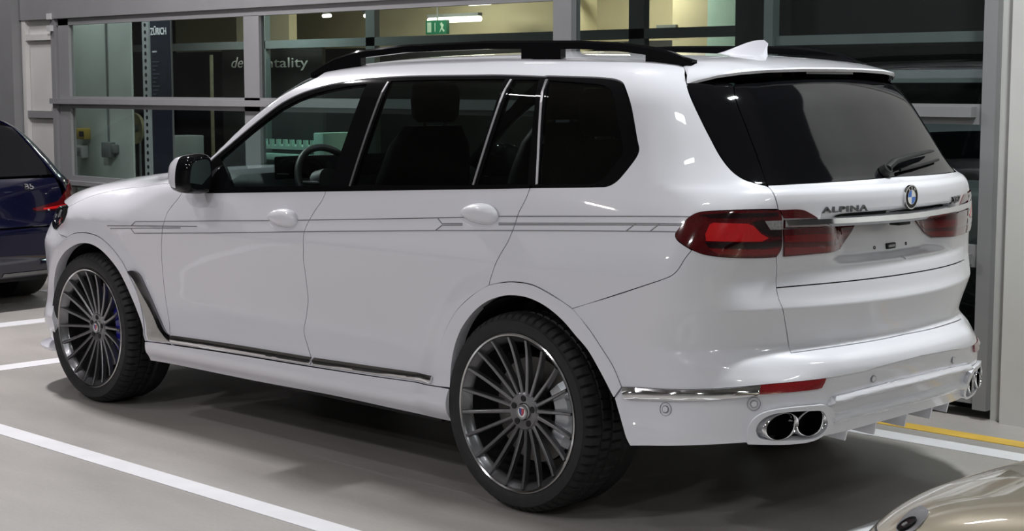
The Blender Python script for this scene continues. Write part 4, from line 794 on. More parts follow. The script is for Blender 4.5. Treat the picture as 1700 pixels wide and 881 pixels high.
# spoiler: lofted blade that overhangs the screen
SP = [(0, -.755, 1.706), (.2, -.75, 1.705), (.4, -.73, 1.700), (.52, -.70, 1.692), (.60, -.655, 1.680), (.65, -.60, 1.662), (.672, -.571, 1.650)]
def roofz(x, y): return march(np.array([[x, y, 2.2]]), np.array([0, 0, -1.]), 0, 1.2, 60)[0][0][2]
SEAM = [(0, -.40), (.2, -.41), (.4, -.44), (.50, -.452), (.555, -.458), (.60, -.50), (.655, -.56)]
half_r = []
for (y, x, z), (ys, xs) in zip(SP, SEAM):
    zs_ = roofz(xs, ys) if ys < .58 else None
    if zs_ is None: zs_ = {.60: 1.707, .655: 1.672}[ys]
    r_ = []
    for t in (0, .2, .4, .6, .8, .93, 1.0):
        bow = math.sin(t * math.pi) * .010
        r_.append((xs + (x - xs) * t, ys + (y - ys) * t, zs_ + (z - zs_) * t + bow))
    r_ += [(x - .004, y, z - .006), (x + .002, y, z - .016), (x + .06, y - .01, z - .026), (x + .12, y * .97, z - .035)]
    half_r.append(r_)
allr = [[(a, -b, c) for a, b, c in r_] for r_ in half_r[:0:-1]] + half_r
nr = len(allr[0]); V = [p for r_ in allr for p in r_]; F = [(k * nr + j, k * nr + j + 1, (k + 1) * nr + j + 1, (k + 1) * nr + j) for k in range(len(allr) - 1) for j in range(nr - 1)]
idx = [0 if j < 8 else 1 for k in range(len(allr) - 1) for j in range(nr - 1)]
mesh_obj('spoiler', V, F, [paint, M['black_gloss']], suv, True, idx=idx, sharp=40)
V = []; F = []
for k in range(11):
    y = -.16 + .32 * k / 10; V += [(-.742 + .1 * y * y, y, 1.681), (-.742 + .1 * y * y, y, 1.690)]
F = [(2 * k, 2 * k + 1, 2 * k + 3, 2 * k + 2) for k in range(10)]
mesh_obj('brake_light', V + [(a + .012, b, c) for a, b, c in V], F + [tuple(i + 22 for i in f[::-1]) for f in F] + [(2 * k + 1, 2 * k + 23, 2 * k + 25, 2 * k + 3) for k in range(10)] + [(2 * k, 2 * k + 2, 2 * k + 24, 2 * k + 22) for k in range(10)], M['lens_black'], suv, False)
# ---- tail lamps
def lens(name, k, m, d, off, par, h=.012, lip=.004, gap=0., mirror=True, smooth=False):
    out = chain(K[k], C_(K[k][-1], K[k][0])) if smooth else chain(('s', np.vstack([K[k], K[k][:1]])), step=.01)
    return panel(name, out, d, m, par, h=h, off=off, gap=gap, lip=lip, mirror=mirror)
for nm, out, d in (('tail_lamp', chain(lamp, gap_l[::-1]), DC),):
    panel(nm, out, d, M['red_lens'], suv, h=.012, off=.006, gap=.004, lip=.02)
lamps = [o for o in suv.children if o.name.startswith('tail_lamp')]
for k, m_, of in (('red_panel', 'red_bright', .0075), ('lens_dark', 'lens_black', .0075), ('lens_low', 'red_mid', .0072), ('lens_top', 'lens_black', .0072), ('rev', 'lens_clear', .009), ('rev_dark', 'lens_black', .0076)):
    before = set(bpy.data.objects); nm = {'red_panel': 'lamp_reflector', 'lens_dark': 'lamp_divider', 'lens_low': 'lamp_light_bar', 'lens_top': 'lamp_upper_band', 'rev': 'reversing_light', 'rev_dark': 'reversing_light_housing'}[k]
    lens(nm, k, M[m_], DC, of, lamps[0])
    new = [o for o in bpy.data.objects if o not in before]
    for o in new:
        if np.mean([v.co.y for v in o.data.vertices]) < 0: o.parent = lamps[1]
up_out = chain(K['lampin_up'], C_(K['lampin_up'][-1], K['chrome_top'][0]), C_(K['chrome_top'][0], K['lampin_up'][0]))
panel('tailgate_lamp_upper', up_out, DR, M['red_lens'], suv, h=.01, off=.006, gap=.003, lip=.01)
ll = K['lampin_lo'].copy(); panel('tailgate_lamp', chain(('s', np.vstack([ll, ll[:1]]))), DR, M['red_lens'], suv, h=.012, off=.006, gap=.002, lip=.012)
inl = [o for o in suv.children if o.name == 'tailgate_lamp' or o.name.startswith('tailgate_lamp.')]
for k, m_ in (('in_red', 'red_mid'), ('in_low', 'red_mid')):
    before = set(bpy.data.objects); lens('lamp_light_bar', k, M[m_], DR, .0072, inl[0])
    for o in [o for o in bpy.data.objects if o not in before]:
        if np.mean([v.co.y for v in o.data.vertices]) < 0: o.parent = inl[1]
# chrome bar between the lamps, carried across both inner lamps
rg = []
for y in np.linspace(-.638, .638, 61):
    Q = march(np.array([[-1.6, y, 1.20]]), np.array([1., 0, 0]), 0, 1.2, 60)[0][0]
    x = Q[0]; w_ = .5 + .5 * sst(np.array(abs(y)), .0, .45)
    hgt = .017 - .002 * abs(y); zc = 1.150 + .004 * (abs(y) / .6)
    rg.append([(x + .05, y, zc - hgt), (x - .004, y, zc - hgt), (x - .022, y, zc - hgt * .3), (x - .012, y, zc + hgt * .8), (x + .0, y, zc + hgt), (x + .05, y, zc + hgt)])
v, f = loft(rg); mesh_obj('chrome_bar', v, f, M['chrome'], suv, True, sharp=25)
# ---- writing and badges on the tailgate
def rear_text(txt, y0, z0, size, m, name, spacing=1.0, sx=1.0, bold=0., depth=.005, shear=0.):
    v, f = text_mesh(txt, size, depth, bold, spacing, shear); ys = y0 - v[:, 0] * sx; zz = z0 + v[:, 1]
    Q = march(np.stack([np.full(len(v), -1.6), ys, zz], 1), np.array([1., 0, 0]), 0, 1.2, 60)[0]; N = body_n(Q)
    P = Q + N * (v[:, 2] + depth / 2 + .0005)[:, None]
    return mesh_obj(name, P, f, m, suv, False)
v, f = text_mesh('ALPINA', .030, .001, spacing=1.12); wid = v[:, 0].max()
rear_text('ALPINA', K['alpina'][0][1], K['alpina'][0][2] + .006, .030, M['dark_chrome'], 'tailgate_lettering', 1.12, .218 / wid, bold=.0004, depth=.006)
v, f = text_mesh('XB7', .036, .001, spacing=.95); wid = v[:, 0].max()
rear_text('XB7', K['xb7'][0][1] + .022, K['xb7'][0][2] + .004, .034, M['dark_chrome'], 'model_lettering', .95, .115 / wid, bold=.0006, depth=.006)
Bc = K['badge'][0].copy(); Bc[1] = 0
rb = disc_on('badge', Bc, DR, .043, .008, M['black_gloss'], n=40, mirror=False, thick=.010)
disc_on('badge_rim', Bc, DR, .0455, .0095, M['chrome'], ring=.041, n=40, mirror=False, thick=.010, parent=rb)
Q, N = lay([Bc], DR, 0); Q = Q[0]; N = N[0]; a = np.cross(UP, N); a /= np.linalg.norm(a); b = np.cross(N, a)
for q in range(4):
    V = [Q + N * .0092] + [Q + N * .0092 + (a * math.cos(t) + b * math.sin(t)) * .0265 for t in np.linspace(q * math.pi / 2, (q + 1) * math.pi / 2, 12)]
    V = V + [p_ - N * .0015 for p_ in V]; F = [tuple(range(13))] + [(i, 13 + i, 13 + (i + 1) % 13, (i + 1) % 13) for i in range(13)]
    mesh_obj('badge_quarter', V, F, M['badge_blue'] if q in (1, 3) else M['badge_white'], rb, False)
disc_on('badge_inner_ring', Bc, DR, .028, .0096, M['chrome'], ring=.0262, n=40, mirror=False, thick=.002, parent=rb)
v, f = text_mesh('BMW', .013, .001, bold=.0003)
for ch, an in (('B', 2.15), ('M', math.pi / 2), ('W', .99)):
    v, f = text_mesh(ch, .0135, .0012, bold=.0004); cxm = (v[:, 0].max() + v[:, 0].min()) / 2; cc, ss = math.cos(an - math.pi / 2), math.sin(an - math.pi / 2)
    x_ = (v[:, 0] - cxm) * cc - (v[:, 1] - .005) * ss + math.cos(an) * .0345; y_ = (v[:, 0] - cxm) * ss + (v[:, 1] - .005) * cc + math.sin(an) * .0345
    P = Q + N * .0092 + np.outer(x_, a) * -1 * -1 + np.outer(y_, b) + np.outer(v[:, 2], N); mesh_obj('badge_letter', P, f, M['chrome'], rb, False)
# plate holder: small black block and two screw clips
Pp = cline([1.036])[0]
for y, w_, h_, nm in ((.02, .032, .011, 'plate_lamp'),):
    MB().box(Pp[0] - .006, Pp[0] + .02, -w_, w_, 1.036 - h_, 1.036 + h_, bev=.003).build('plate_bracket', M['black_matt'], suv)
    MB().box(Pp[0] - .008, Pp[0] - .004, -w_ * .7, w_ * .7, 1.036 - h_ * .4, 1.036 + h_ * .4).build('plate_bracket_inset', M['satin_alu'], suv)
for y in (.111, -.111): disc_on('plate_clip', (-1.03, y, 1.036), DR, .0065, .002, M['black_matt'], ring=.004, mirror=False, n=14)
MB().box(-1.085, -1.04, -.04, .04, 1.118, 1.132, bev=.004).build('tailgate_release', M['black_matt'], suv)
# ---- rear wiper
def on_screen(y, z, off): 
    Q = march(np.array([[-1.6, y, z]]), np.array([1., 0, 0]), 0, 1.4, 60)[0]; return Q[0] + body_n(Q)[0] * off
wp = [on_screen(y, z, o) for y, z, o in ((.055, 1.318, .02), (.0, 1.335, .032), (-.16, 1.352, .034), (-.36, 1.365, .028), (-.42, 1.368, .02))]
mb = MB(); mb.tube(wp, [.018, .017, .012, .009, .004], n=10, squash=.7); arm = mb.build('rear_wiper', M['black_matt'], suv)
mb = MB(); bl = [on_screen(y, z, .010) for y, z in ((-.04, 1.314), (-.18, 1.322), (-.34, 1.332), (-.45, 1.338))]; mb.tube(bl, .006, n=8); mb.build('wiper_blade', M['black_matt'], arm)
mb = MB(); c0 = on_screen(.055, 1.316, .0); mb.tube([c0, on_screen(.055, 1.316, .026)], [.026, .020], n=16); mb.build('wiper_pivot', M['black_matt'], arm)

# ---- roof rails and antenna fin
def rail(s):
    xs = np.linspace(-.53, 1.60, 44); rg = []
    for x in xs:
        top = np.interp(x, [-.53, -.45, -.35, -.2, 0, .5, 1.0, 1.3, 1.45, 1.55, 1.60], [1.722, 1.757, 1.782, 1.801, 1.812, 1.820, 1.813, 1.792, 1.760, 1.722, 1.700])
        yy = np.interp(x, [-.53, -.2, .5, 1.2, 1.6], [.575, .60, .622, .635, .668]); th = .017 if -.42 < x < 1.42 else .012
        w_ = .017; bt = max(top - .034, min(top - .004, roofz(x, yy) - .004))
        rg.append([(x, s * (yy - w_), bt), (x, s * (yy + w_), bt), (x, s * (yy + w_), max(bt + .001, top - .008)), (x, s * (yy + w_ * .6), max(bt + .002, top)), (x, s * (yy - w_ * .6), max(bt + .002, top)), (x, s * (yy - w_), max(bt + .001, top - .008))])
    v, f = loft(rg); f = f if s > 0 else [g[::-1] for g in f]
    o = mesh_obj('roof_rail', v, f, M['black_gloss'], suv, True, sharp=40)
    for x0, x1 in ((-.53, -.32), (-.10, .26) if False else (.10, .31), (1.28, 1.60)):
        rg = []
        for x in np.linspace(x0, x1, 8):
            top = np.interp(x, [-.53, -.45, -.35, -.2, 0, .5, 1.0, 1.3, 1.45, 1.55, 1.60], [1.742, 1.762, 1.782, 1.799, 1.810, 1.820, 1.813, 1.792, 1.760, 1.722, 1.700]) - .012
            yy = np.interp(x, [-.53, -.2, .5, 1.2, 1.6], [.575, .60, .622, .635, .668]); bz = roofz(x, yy) - .01
            rg.append([(x, s * (yy - .015), bz), (x, s * (yy + .015), bz), (x, s * (yy + .015), max(top, bz + .004)), (x, s * (yy - .015), max(top, bz + .004))])
        v, f = loft(rg); f = f if s > 0 else [g[::-1] for g in f]
        mesh_obj('rail_foot', v, f, M['black_gloss'], o, True, sharp=40)
rail(1); rail(-1)
rg = []
for t in np.linspace(0, 1, 14):
    x = -.18 - .25 * t; zb = roofz(x, 0) - .004; h_ = .066 * sst(np.array(t), -.1, .92) * (1 if t < .93 else 1 - (t - .93) * 3); w_ = .034 * (1 - .35 * t); n = 12
    rg.append([(x + (-.018 * (k / (n - 1) if k < n / 2 else 1 - k / (n - 1)) * 2 * t), w_ * math.cos(math.pi * k / (n - 1)) * (1 - .82 * math.sin(math.pi * k / (n - 1))**.7), zb + h_ * math.sin(math.pi * k / (n - 1))) for k in range(n)])
v, f = loft(rg, closed=True); mesh_obj('antenna_fin', v, f, paint, suv, True, sharp=60)

# ---- door handles
def door_of(front, s): return [o for o in suv.children if o.name.split('.')[0] == ('front_door' if front else 'rear_door')][0 if s > 0 else 1]
for P in K['handle']:
    for s in (1, -1):
        Q, N = lay([P], DS, .0); Q = Q[0]; bm = bmesh.new(); bmesh.ops.create_uvsphere(bm, u_segments=32, v_segments=16, radius=1)
        for vv in bm.verts:
            x, y, z = vv.co; k = 1 + .10 * x
            vv.co = (Q[0] + x * .104, s * (Q[1] + .004 + y * .034 * k), Q[2] + z * .040 * (1 - .22 * x) + .004 * x - .006 * abs(x)**3)
        me = bpy.data.meshes.new('door_handle'); bm.to_mesh(me); bm.free(); me.materials.append(paint); me.polygons.foreach_set('use_smooth', [True] * len(me.polygons))
        o = bpy.data.objects.new('door_handle', me); COL.objects.link(o); o.parent = door_of(P[0] > 1, s)
        if s < 0: me.flip_normals()
        # bowl behind the grip and the key-side seam
        mb = MB(); n = 36
        V = []
        for rr, oo in ((1.0, .0008), (.93, .0012), (.93, -.004)):
            V += list(lay([(Q[0] + math.cos(2 * math.pi * k / n) * .112 * rr, Q[1], Q[2] - .008 + math.sin(2 * math.pi * k / n) * .050 * rr) for k in range(n)], DS, oo)[0])
        V = np.array(V) * [1, s, 1]; F = [(r_ * n + k, r_ * n + (k + 1) % n, (r_ + 1) * n + (k + 1) % n, (r_ + 1) * n + k) for r_ in range(2) for k in range(n)]
        mesh_obj('handle_bowl', V, F, paint, o.parent, True)

# ---- door mirrors
for s in (1, -1):
    rg = []
    prof = [(-.045, .78, .82), (-.03, .95, .95), (0, 1.0, 1.0), (.05, .99, .99), (.10, .90, .90), (.14, .70, .70), (.165, .40, .40)]
    cx, cy, cz = 2.035, 1.030, 1.226
    shape = [(-.115, -.062), (-.118, -.02), (-.105, .04), (-.075, .078), (-.02, .092), (.05, .098), (.105, .088), (.122, .05), (.122, -.03), (.112, -.072), (.06, -.088), (-.04, -.086), (-.09, -.08)]
    sh = catmull(np.array(shape + shape[:1]), .02)[:-1]       # (outboard is -): y inverted below
    for dx, sc, sz in prof: rg.append([(cx + dx, s * (cy - u * .64 * sc), cz + w_ * sz) for u, w_ in sh])
    v, f = loft(rg); f = [g[::-1] for g in f] if s > 0 else f
    n = len(sh); idx = []
    for g in f:
        c = np.mean([v[i] for i in g], 0); idx.append(1 if (c[0] < cx + .028 or c[2] < cz - .060) else 0)
    mo = mesh_obj('door_mirror', v, f, [paint, M['black_gloss']], suv, True, idx=idx, sharp=50)
    gl_ = [(cx - .0465, s * (cy - u * .47), cz + w_ * .74) for u, w_ in sh]; mesh_obj('mirror_glass', gl_ + [(a + .004, b, c) for a, b, c in gl_], [tuple(range(n)) if s < 0 else tuple(range(n))[::-1]] + [(i, (i + 1) % n, n + (i + 1) % n, n + i) for i in range(n)], M['mirror'], mo, False)
    mb = MB(); mb.tube([(2.06, s * .915, 1.170), (2.06, s * .97, 1.172), (2.05, s * 1.03, 1.182)], [.045, .036, .032], n=14, squash=.55); mb.build('mirror_stalk', M['black_gloss'], mo)

# ---- headlamps
for hk in ('head',):
    panel('headlamp', chain(K['head_rear'], C_(K['head_rear'][-1], (3.50, .925, .885), (3.66, .82, .93), (3.82, .60, .962)), C_((3.82, .60, .962), (3.83, .55, .985)), C_((3.83, .55, .985), (3.72, .68, .985), (3.50, .86, .985), seam[-1])), DN, M['black_gloss'], suv, h=.012, off=.003, gap=.002, lip=.01)
    hl = [o for o in suv.children if o.name.startswith('headlamp')]
    c = K['head'].mean(0); disc_on('headlamp_lens', c + [.0, 0, .02], DN, .022, .006, M['lens_clear'], parent=hl[0], mirror=False); disc_on('headlamp_lens', c + [-.03, .0, -.02], DN, .014, .006, M['lens_clear'], parent=hl[0], mirror=False)

# ---- wheels
def make_wheel(xc, yc, zc, s, rad, wid, cal, turn=0.):
    """s = +1 left side; outer face towards +s*y"""
    T = lambda V: [(xc + x, s * y, zc + z) for x, y, z in V]
    def put(mb, name, m, par, sharp=35):
        mb.v = T(mb.v); mb.f = [g[::-1] for g in mb.f] if s > 0 else mb.f
        return mb.build(name, m, par, sharp=sharp)
    yo = yc                                   # outer face of the tyre wall
    rr = .3095
    # rim barrel and lip
    mb = MB(); mb.lathe([(rr - .010, yo - .030), (rr - .004, yo - .012), (rr, yo - .006), (rr + .001, yo - .002), (rr - .004, yo + .001), (rr - .010, yo - .002)], 96, i=1)
    mb.lathe([(rr - .010, yo - .002), (rr - .016, yo - .012), (rr - .030, yo - .022), (rr - .038, yo - .040), (rr - .030, yo - .075), (rr - .022, yo - .12), (rr - .022, yo - wid + .03)], 96, i=0)
    w_ = put(mb, 'wheel', [M['rim'], M['rim_edge']], suv)
    # tyre with tread
    R0 = rad; nseg = 372
    prof = [(rr + .000, yo - .006), (rr + .012, yo - .0), (rr + .030, yo + .006), (rr + .050, yo + .006), (R0 - .024, yo - .004), (R0 - .012, yo - .014), (R0 - .005, yo - .028), (R0 - .001, yo - .048),
            (R0, yo - .062), (R0 - .009, yo - .066), (R0 - .009, yo - .074), (R0, yo - .078), (R0, yo - .118), (R0 - .009, yo - .122), (R0 - .009, yo - .132), (R0, yo - .136), (R0, yo - wid + .136 if wid > .29 else yo - .150),
            (R0 - .009, yo - wid + .120), (R0 - .009, yo - wid + .110), (R0, yo - wid + .100), (R0 - .001, yo - wid + .048), (R0 - .012, yo - wid + .014), (R0 - .03, yo - wid), (rr, yo - wid + .006)]
    m = len(prof); V = []; F = []
    for k in range(nseg):
        a = 2 * math.pi * k / nseg; groove = (k % 6 == 0)
        for j, (r_, h_) in enumerate(prof):
            dr = 0
            if groove and j in (5, 6, 7): dr = -.011
            if (k + 3) % 6 == 0 and j in (11, 12): dr = -.007
            if (k + 1) % 6 == 0 and j in (15, 16): dr = -.007
            V.append(((r_ + dr) * math.cos(a), h_, (r_ + dr) * math.sin(a)))
    for k in range(nseg):
        for j in range(m - 1):
            F.append((k * m + j, k * m + j + 1, ((k + 1) % nseg) * m + j + 1, ((k + 1) % nseg) * m + j))
    # flat contact patch
    V = [(x, y, max(z, -zc + .002)) for x, y, z in V]
    mb = MB(); mb.add(V, F); put(mb, 'tyre', M['tyre'], w_, sharp=28)
    # spokes
    ns = 20
    for q in range(ns):
        a = 2 * math.pi * (q + .5) / ns + turn; er = np.array([math.cos(a), 0, math.sin(a)]); et = np.array([-math.sin(a), 0, math.cos(a)]); ey = np.array([0, 1., 0]); rg = []
        for t in np.linspace(0, 1, 7):
            r_ = .066 + (rr - .016 - .066) * t; dep = yo - .036 + .030 * t**2 - .014 * (1 - t)**2 + (.006 * t**6); hw = .0082 - .0022 * t; th = .030 - .010 * t
            rg.append([er * r_ + et * u * hw + ey * (dep - w2 * th) for u, w2 in ((-1.25, 1), (-1, .12), (-.55, 0), (.55, 0), (1, .12), (1.25, 1))])
        v, f = loft(rg); mb = MB(); mb.add(v, f); put(mb, 'spoke', M['rim'], w_, sharp=30)
    # hub
    mb = MB(); mb.lathe([(.0, yo - .060), (.030, yo - .060), (.034, yo - .050), (.050, yo - .048), (.068, yo - .046), (.077, yo - .054), (.080, yo - .075), (.078, yo - .11)], 48); put(mb, 'hub', M['rim'], w_)
    for q in range(5):
        a = 2 * math.pi * q / 5 + math.pi / 2 + turn; cx, cz = .052 * math.cos(a), .052 * math.sin(a)
        mb = MB(); mb.lathe([(.0, yo - .0455), (.0125, yo - .0455), (.0130, yo - .049)], 20, c=(cx, 0, cz)); put(mb, 'wheel_bolt', M['black_matt'], w_)
    mb = MB(); mb.lathe([(.0, yo - .040), (.026, yo - .040), (.029, yo - .043), (.030, yo - .052)], 36); cap = put(mb, 'centre_cap', M['badge_white'], w_)
    mb = MB(); mb.lathe([(.021, yo - .0385), (.029, yo - .0395), (.030, yo - .044)], 36); put(mb, 'cap_ring', M['satin_alu'], cap)
    hw = [(-.0135, .013), (.0, .013), (.0, -.002), (-.0125, -.002)]
    for pts_, m_ in (([(-.0135, .014), (0, .014), (0, -.016), (-.006, -.012), (-.012, -.003)], 'badge_red'), ([(0, .014), (.0135, .014), (.012, -.003), (.006, -.012), (0, -.016)], 'badge_navy')):
        V = [(a, yo - .0383, b) for a, b in pts_] + [(a, yo - .041, b) for a, b in pts_]; n = len(pts_)
        mb = MB(); mb.add(V, [tuple(range(n))] + [(i, n + i, n + (i + 1) % n, (i + 1) % n) for i in range(n)]); put(mb, 'cap_crest', M[m_], cap)
    # brake disc, hat and caliper
    mb = MB(); mb.lathe([(.10, yo - .125), (.105, yo - .118), (.205, yo - .118), (.207, yo - .122), (.207, yo - .148), (.10, yo - .150)], 64); put(mb, 'brake_disc', M['disc'], w_)
    mb = MB(); mb.lathe([(.0, yo - .10), (.085, yo - .102), (.095, yo - .11), (.10, yo - .15)], 40); put(mb, 'disc_hat', M['black_matt'], w_)
    mb = MB(); rg = []
    a0 = math.pi - .62 if True else 0
    for t in np.linspace(-.62, .62, 13):
        a = math.pi + t - .05; er = np.array([math.cos(a), 0, math.sin(a)]); ey = np.array([0, 1., 0]); b = .8 + .2 * math.cos(t * 4.2)
        rg.append([er * .135 + ey * (yo - .085), er * .150 + ey * (yo - .070 - .01 * (1 - b)), er * .215 * b ** .15 + ey * (yo - .072), er * .238 + ey * (yo - .095), er * .238 + ey * (yo - .17), er * .13 + ey * (yo - .17), ])
    v, f = loft(rg); mb.add(v, f); put(mb, 'brake_caliper', M[cal], w_, sharp=30)
    # dark wheel well liner behind
    return w_
make_wheel(0, .985, .388, 1, .388, .325, 'silver', .03)
make_wheel(3.105, .972, .390, 1, .390, .285, 'blue_cal', .10)
make_wheel(0, .985, .388, -1, .388, .325, 'silver')
make_wheel(3.105, .972, .390, -1, .390, .285, 'blue_cal')
for s in (1, -1):
    for xc, r_ in ((-.04, .475), (3.06, .485)):
        mb = MB(); rg = []
        for k in range(25):
            a = math.pi * (-.03 + 1.06 * k / 24); x, z = xc + r_ * math.cos(a), .38 + r_ * math.sin(a) * .97
            rg.append([(x, s * .955, z), (x, s * .50, z)])
        V = [p_ for r2 in rg for p_ in r2]; F = [(2 * k, 2 * k + 1, 2 * k + 3, 2 * k + 2) for k in range(24)]
        c = len(V); V.append((xc, s * .50, .38)); F += [(2 * k + 1, c, 2 * k + 3) for k in range(24)]
        mesh_obj('wheel_well', V, F, M['liner'], suv, True)
# ---- floor pan, sill boxes and inner shell (dark, seen through gaps and windows)
mb = MB(); mb.box(-.35, 3.55, -.48, .48, .24, .42).box(.50, 2.60, -.90, .90, .27, .44).box(-.72, -.30, -.52, .52, .35, .50).box(3.2, 3.8, -.60, .60, .25, .5); mb.build('underbody', M['black_matt'], suv, smooth=False)
lin = []
for out, d in ((fd_out, DS), (rd_out, DS), (q_out, DQ), (fen_out, DF), (bump_out, DC), (tg_out, DR), (tl_out, DR), (roof_out, DT), (hood_out, DT), (lowb_out, DC), (nose_out, DN), (fl_out, DC)):
    panel('x', out, d, M['liner'], suv, h=.06, off=-.022, gap=-.012, lip=0, collect=lin, holes=[hole] if out is lowb_out else ())
mb = MB()
for V, F in lin: mb.add(V, F); mb.add(np.asarray(V) * [1, -1, 1], [g[::-1] for g in F])
mb.build('inner_shell', M['liner'], suv)

# ---- cabin
mb = MB(); mb.box(-.6, 2.45, -.80, .80, .50, .58); mb.build('cabin_floor', M['headliner'], suv, smooth=False)
def seat(x, y, nm, w_=.27, rake=.22, hz=0.):
    mb = MB(); mb.box(x - .25, x + .28, y - w_, y + w_, .72, .90, bev=.05); o = mb.build(nm, M['leather'], suv)
    rg = []
    for t, ww, th in ((0, .95, .085), (.25, 1.0, .10), (.6, 1.0, .09), (.85, .86, .075), (1.0, .62, .05)):
        cx = x - .20 - rake * t * .7; cz = .86 + hz + .60 * t; rg.append([(cx + th * math.cos(a) * .9, y + w_ * ww * math.copysign(abs(math.sin(a))**.5, math.sin(a)), cz) for a in np.linspace(0, 2 * math.pi, 20, endpoint=False)])
    v, f = loft(rg); mesh_obj('seat_backrest', v, f, M['leather'], o, True, sharp=60)
    rg = []
    for t, ww in ((0, .75), (.15, .95), (.5, 1.0), (.85, .95), (1, .7)):
        cx = x - .36 - rake * .05; cz = 1.475 + hz + .19 * t; rg.append([(cx + .055 * ww * math.cos(a), y + .135 * ww * math.copysign(abs(math.sin(a))**.6, math.sin(a)), cz) for a in np.linspace(0, 2 * math.pi, 18, endpoint=False)])
    v, f = loft(rg); mesh_obj('headrest', v, f, M['leather'], o, True, sharp=60)
    for dy in (-.06, .06): MB().tube([(x - .365, y + dy, 1.42 + hz), (x - .365, y + dy, 1.49 + hz)], .008).build('headrest_post', M['satin_alu'], o)
seat(1.42, .42, 'front_seat'); seat(1.42, -.42, 'front_seat'); seat(.42, .42, 'second_row_seat', hz=-.04); seat(.42, -.42, 'second_row_seat', hz=-.04); seat(-.20, .40, 'third_row_seat', .22, hz=-.10); seat(-.20, -.40, 'third_row_seat', .22, hz=-.10)
rg = []
for x, zt, zb in ((2.50, 1.13, .75), (2.40, 1.19, .72), (2.25, 1.235, .70), (2.10, 1.245, .70), (2.02, 1.225, .74), (1.985, 1.15, .80), (1.99, 1.0, .82)):
    rg.append([(x + (.04 if abs(y) > .6 else 0), y, z) for y, z in [(-.84, zb), (-.84, zt - .05), (-.75, zt - .01), (-.3, zt), (.3, zt), (.75, zt - .01), (.84, zt - .05), (.84, zb)]])
v, f = loft(rg); mesh_obj('dashboard', v, f, M['dash'], suv, True, sharp=50)
mb = MB(); mb.box(1.955, 1.975, -.22, .62, 1.19, 1.30, bev=.008); mb.build('display_screen', M['black_gloss'], suv)
mb = MB(); mb.box(1.10, 2.02, -.13, .13, .60, .92, bev=.03); mb.build('centre_console', M['leather'], suv)
# steering wheel
wc = Vector((1.80, .42, 1.175)); tilt = R(24); ax = Vector((-math.cos(tilt), 0, math.sin(tilt))); a_ = Vector((0, 1, 0)); b_ = a_.cross(ax).normalized()
mb = MB(); n1, n2 = 40, 12; V = []; F = []
for i in range(n1):
    t = 2 * math.pi * i / n1; rad_ = a_ * math.cos(t) + b_ * math.sin(t)
    for j in range(n2):
        u = 2 * math.pi * j / n2; V.append(wc + rad_ * (.182 + .017 * math.cos(u)) + ax * (.019 * math.sin(u)))
for i in range(n1):
    for j in range(n2): F.append((i * n2 + j, ((i + 1) % n1) * n2 + j, ((i + 1) % n1) * n2 + (j + 1) % n2, i * n2 + (j + 1) % n2))
mb.add(V, F); stw = mb.build('steering_wheel', M['leather'], suv)
mb = MB(); mb.tube([wc - ax * .05, wc + ax * .015], [.085, .070], n=20); mb.build('airbag_cover', M['leather'], stw)
for an in (0.05, math.pi - .05, -math.pi / 2):
    e = a_ * math.cos(an) + b_ * math.sin(an); mb = MB(); mb.tube([wc + e * .06 - ax * .01, wc + e * .175], [.022, .016], n=10, squash=.5); mb.build('wheel_spoke', M['satin_alu'], stw)
MB().tube([wc - ax * .03, wc - ax * .30], .04).build('steering_column', M['leather'], stw)

# ================================================================ dark blue estate car parked ahead
M['blue'] = mat('dark_blue_paint', (.002, .0025, .016), .2, coat=1, noise=(2000, .1))
M['champagne'] = mat('champagne_paint', (.52, .46, .35), .30, metal=.55, coat=1, noise=(2500, .06))
suv_f = body_f
BX = table([(.1, .10), (.25, .05), (.42, .0), (.58, .0), (.66, .03), (.74, .05), (.90, .085), (.965, .12), (1.0, .16), (1.15, .33), (1.30, .50), (1.42, .64), (1.6, .8)])
BY = table([(.1, .84), (.25, .90), (.5, .93), (.75, .935), (.90, .92), (.97, .89), (1.05, .865), (1.2, .80), (1.32, .72), (1.42, .60), (1.5, .4)])
BROOF = table([(-.5, 1.30), (.3, 1.405), (.7, 1.44), (1.5, 1.465), (2.4, 1.44), (3.0, 1.22), (3.4, 1.0), (4.4, .86), (4.9, .62), (5.2, .4)])
def blue_f(P):
    x = P[:, 0]; y = np.abs(P[:, 1]); z = P[:, 2]
    side = y - (ev(BY, z) - .10 * np.maximum(x - 4.2, 0)**2)
    rear = (ev(BX, z) + .16 * y * y - x) * np.where(z > .97, .72, 1.)
    top = z - (ev(BROOF, x) - .05 * y * y)
    return smax(smax(smax(side, rear, .16), top, .12), x - 4.95, .2)
body_f = blue_f
bl = tag(empty('estate_car', (6.42, -.13, 0)), 'dark blue estate car seen from behind at the left edge', 'car')
DB = (.93, .36, 0); DB2 = (.8, -.6, 0)
def bhalf(name, pts, m, d=DR, h=.04, off=0., **k): return panel(name, chain(*pts), d, m, bl, h=h, off=off, half=True, **k)
bc = lambda z: march(np.array([[-1., 0, z]]), np.array([1., 0, 0]), 0, 3.0, 90)[0][0]
bcs = lambda zs: np.array([bc(z) for z in zs])
bhalf('tailgate', [C_(bc(.97), (.12, .5, .965), (.21, .72, .96)), C_((.21, .72, .96), (.2, .74, .80), (.17, .72, .62)), C_((.17, .72, .62), (.03, .4, .62), bc(.62)), ('s', bcs(np.linspace(.62, .97, 12)))], M['blue'])
bhalf('rear_screen', [C_(bc(1.36), (.60, .40, 1.355), (.62, .60, 1.33)), C_((.62, .60, 1.33), (.34, .70, 1.10), (.22, .72, .98)), C_((.22, .72, .98), (.13, .4, .98), bc(.985)), ('s', bcs(np.linspace(.985, 1.36, 14)))], M['black_gloss'])
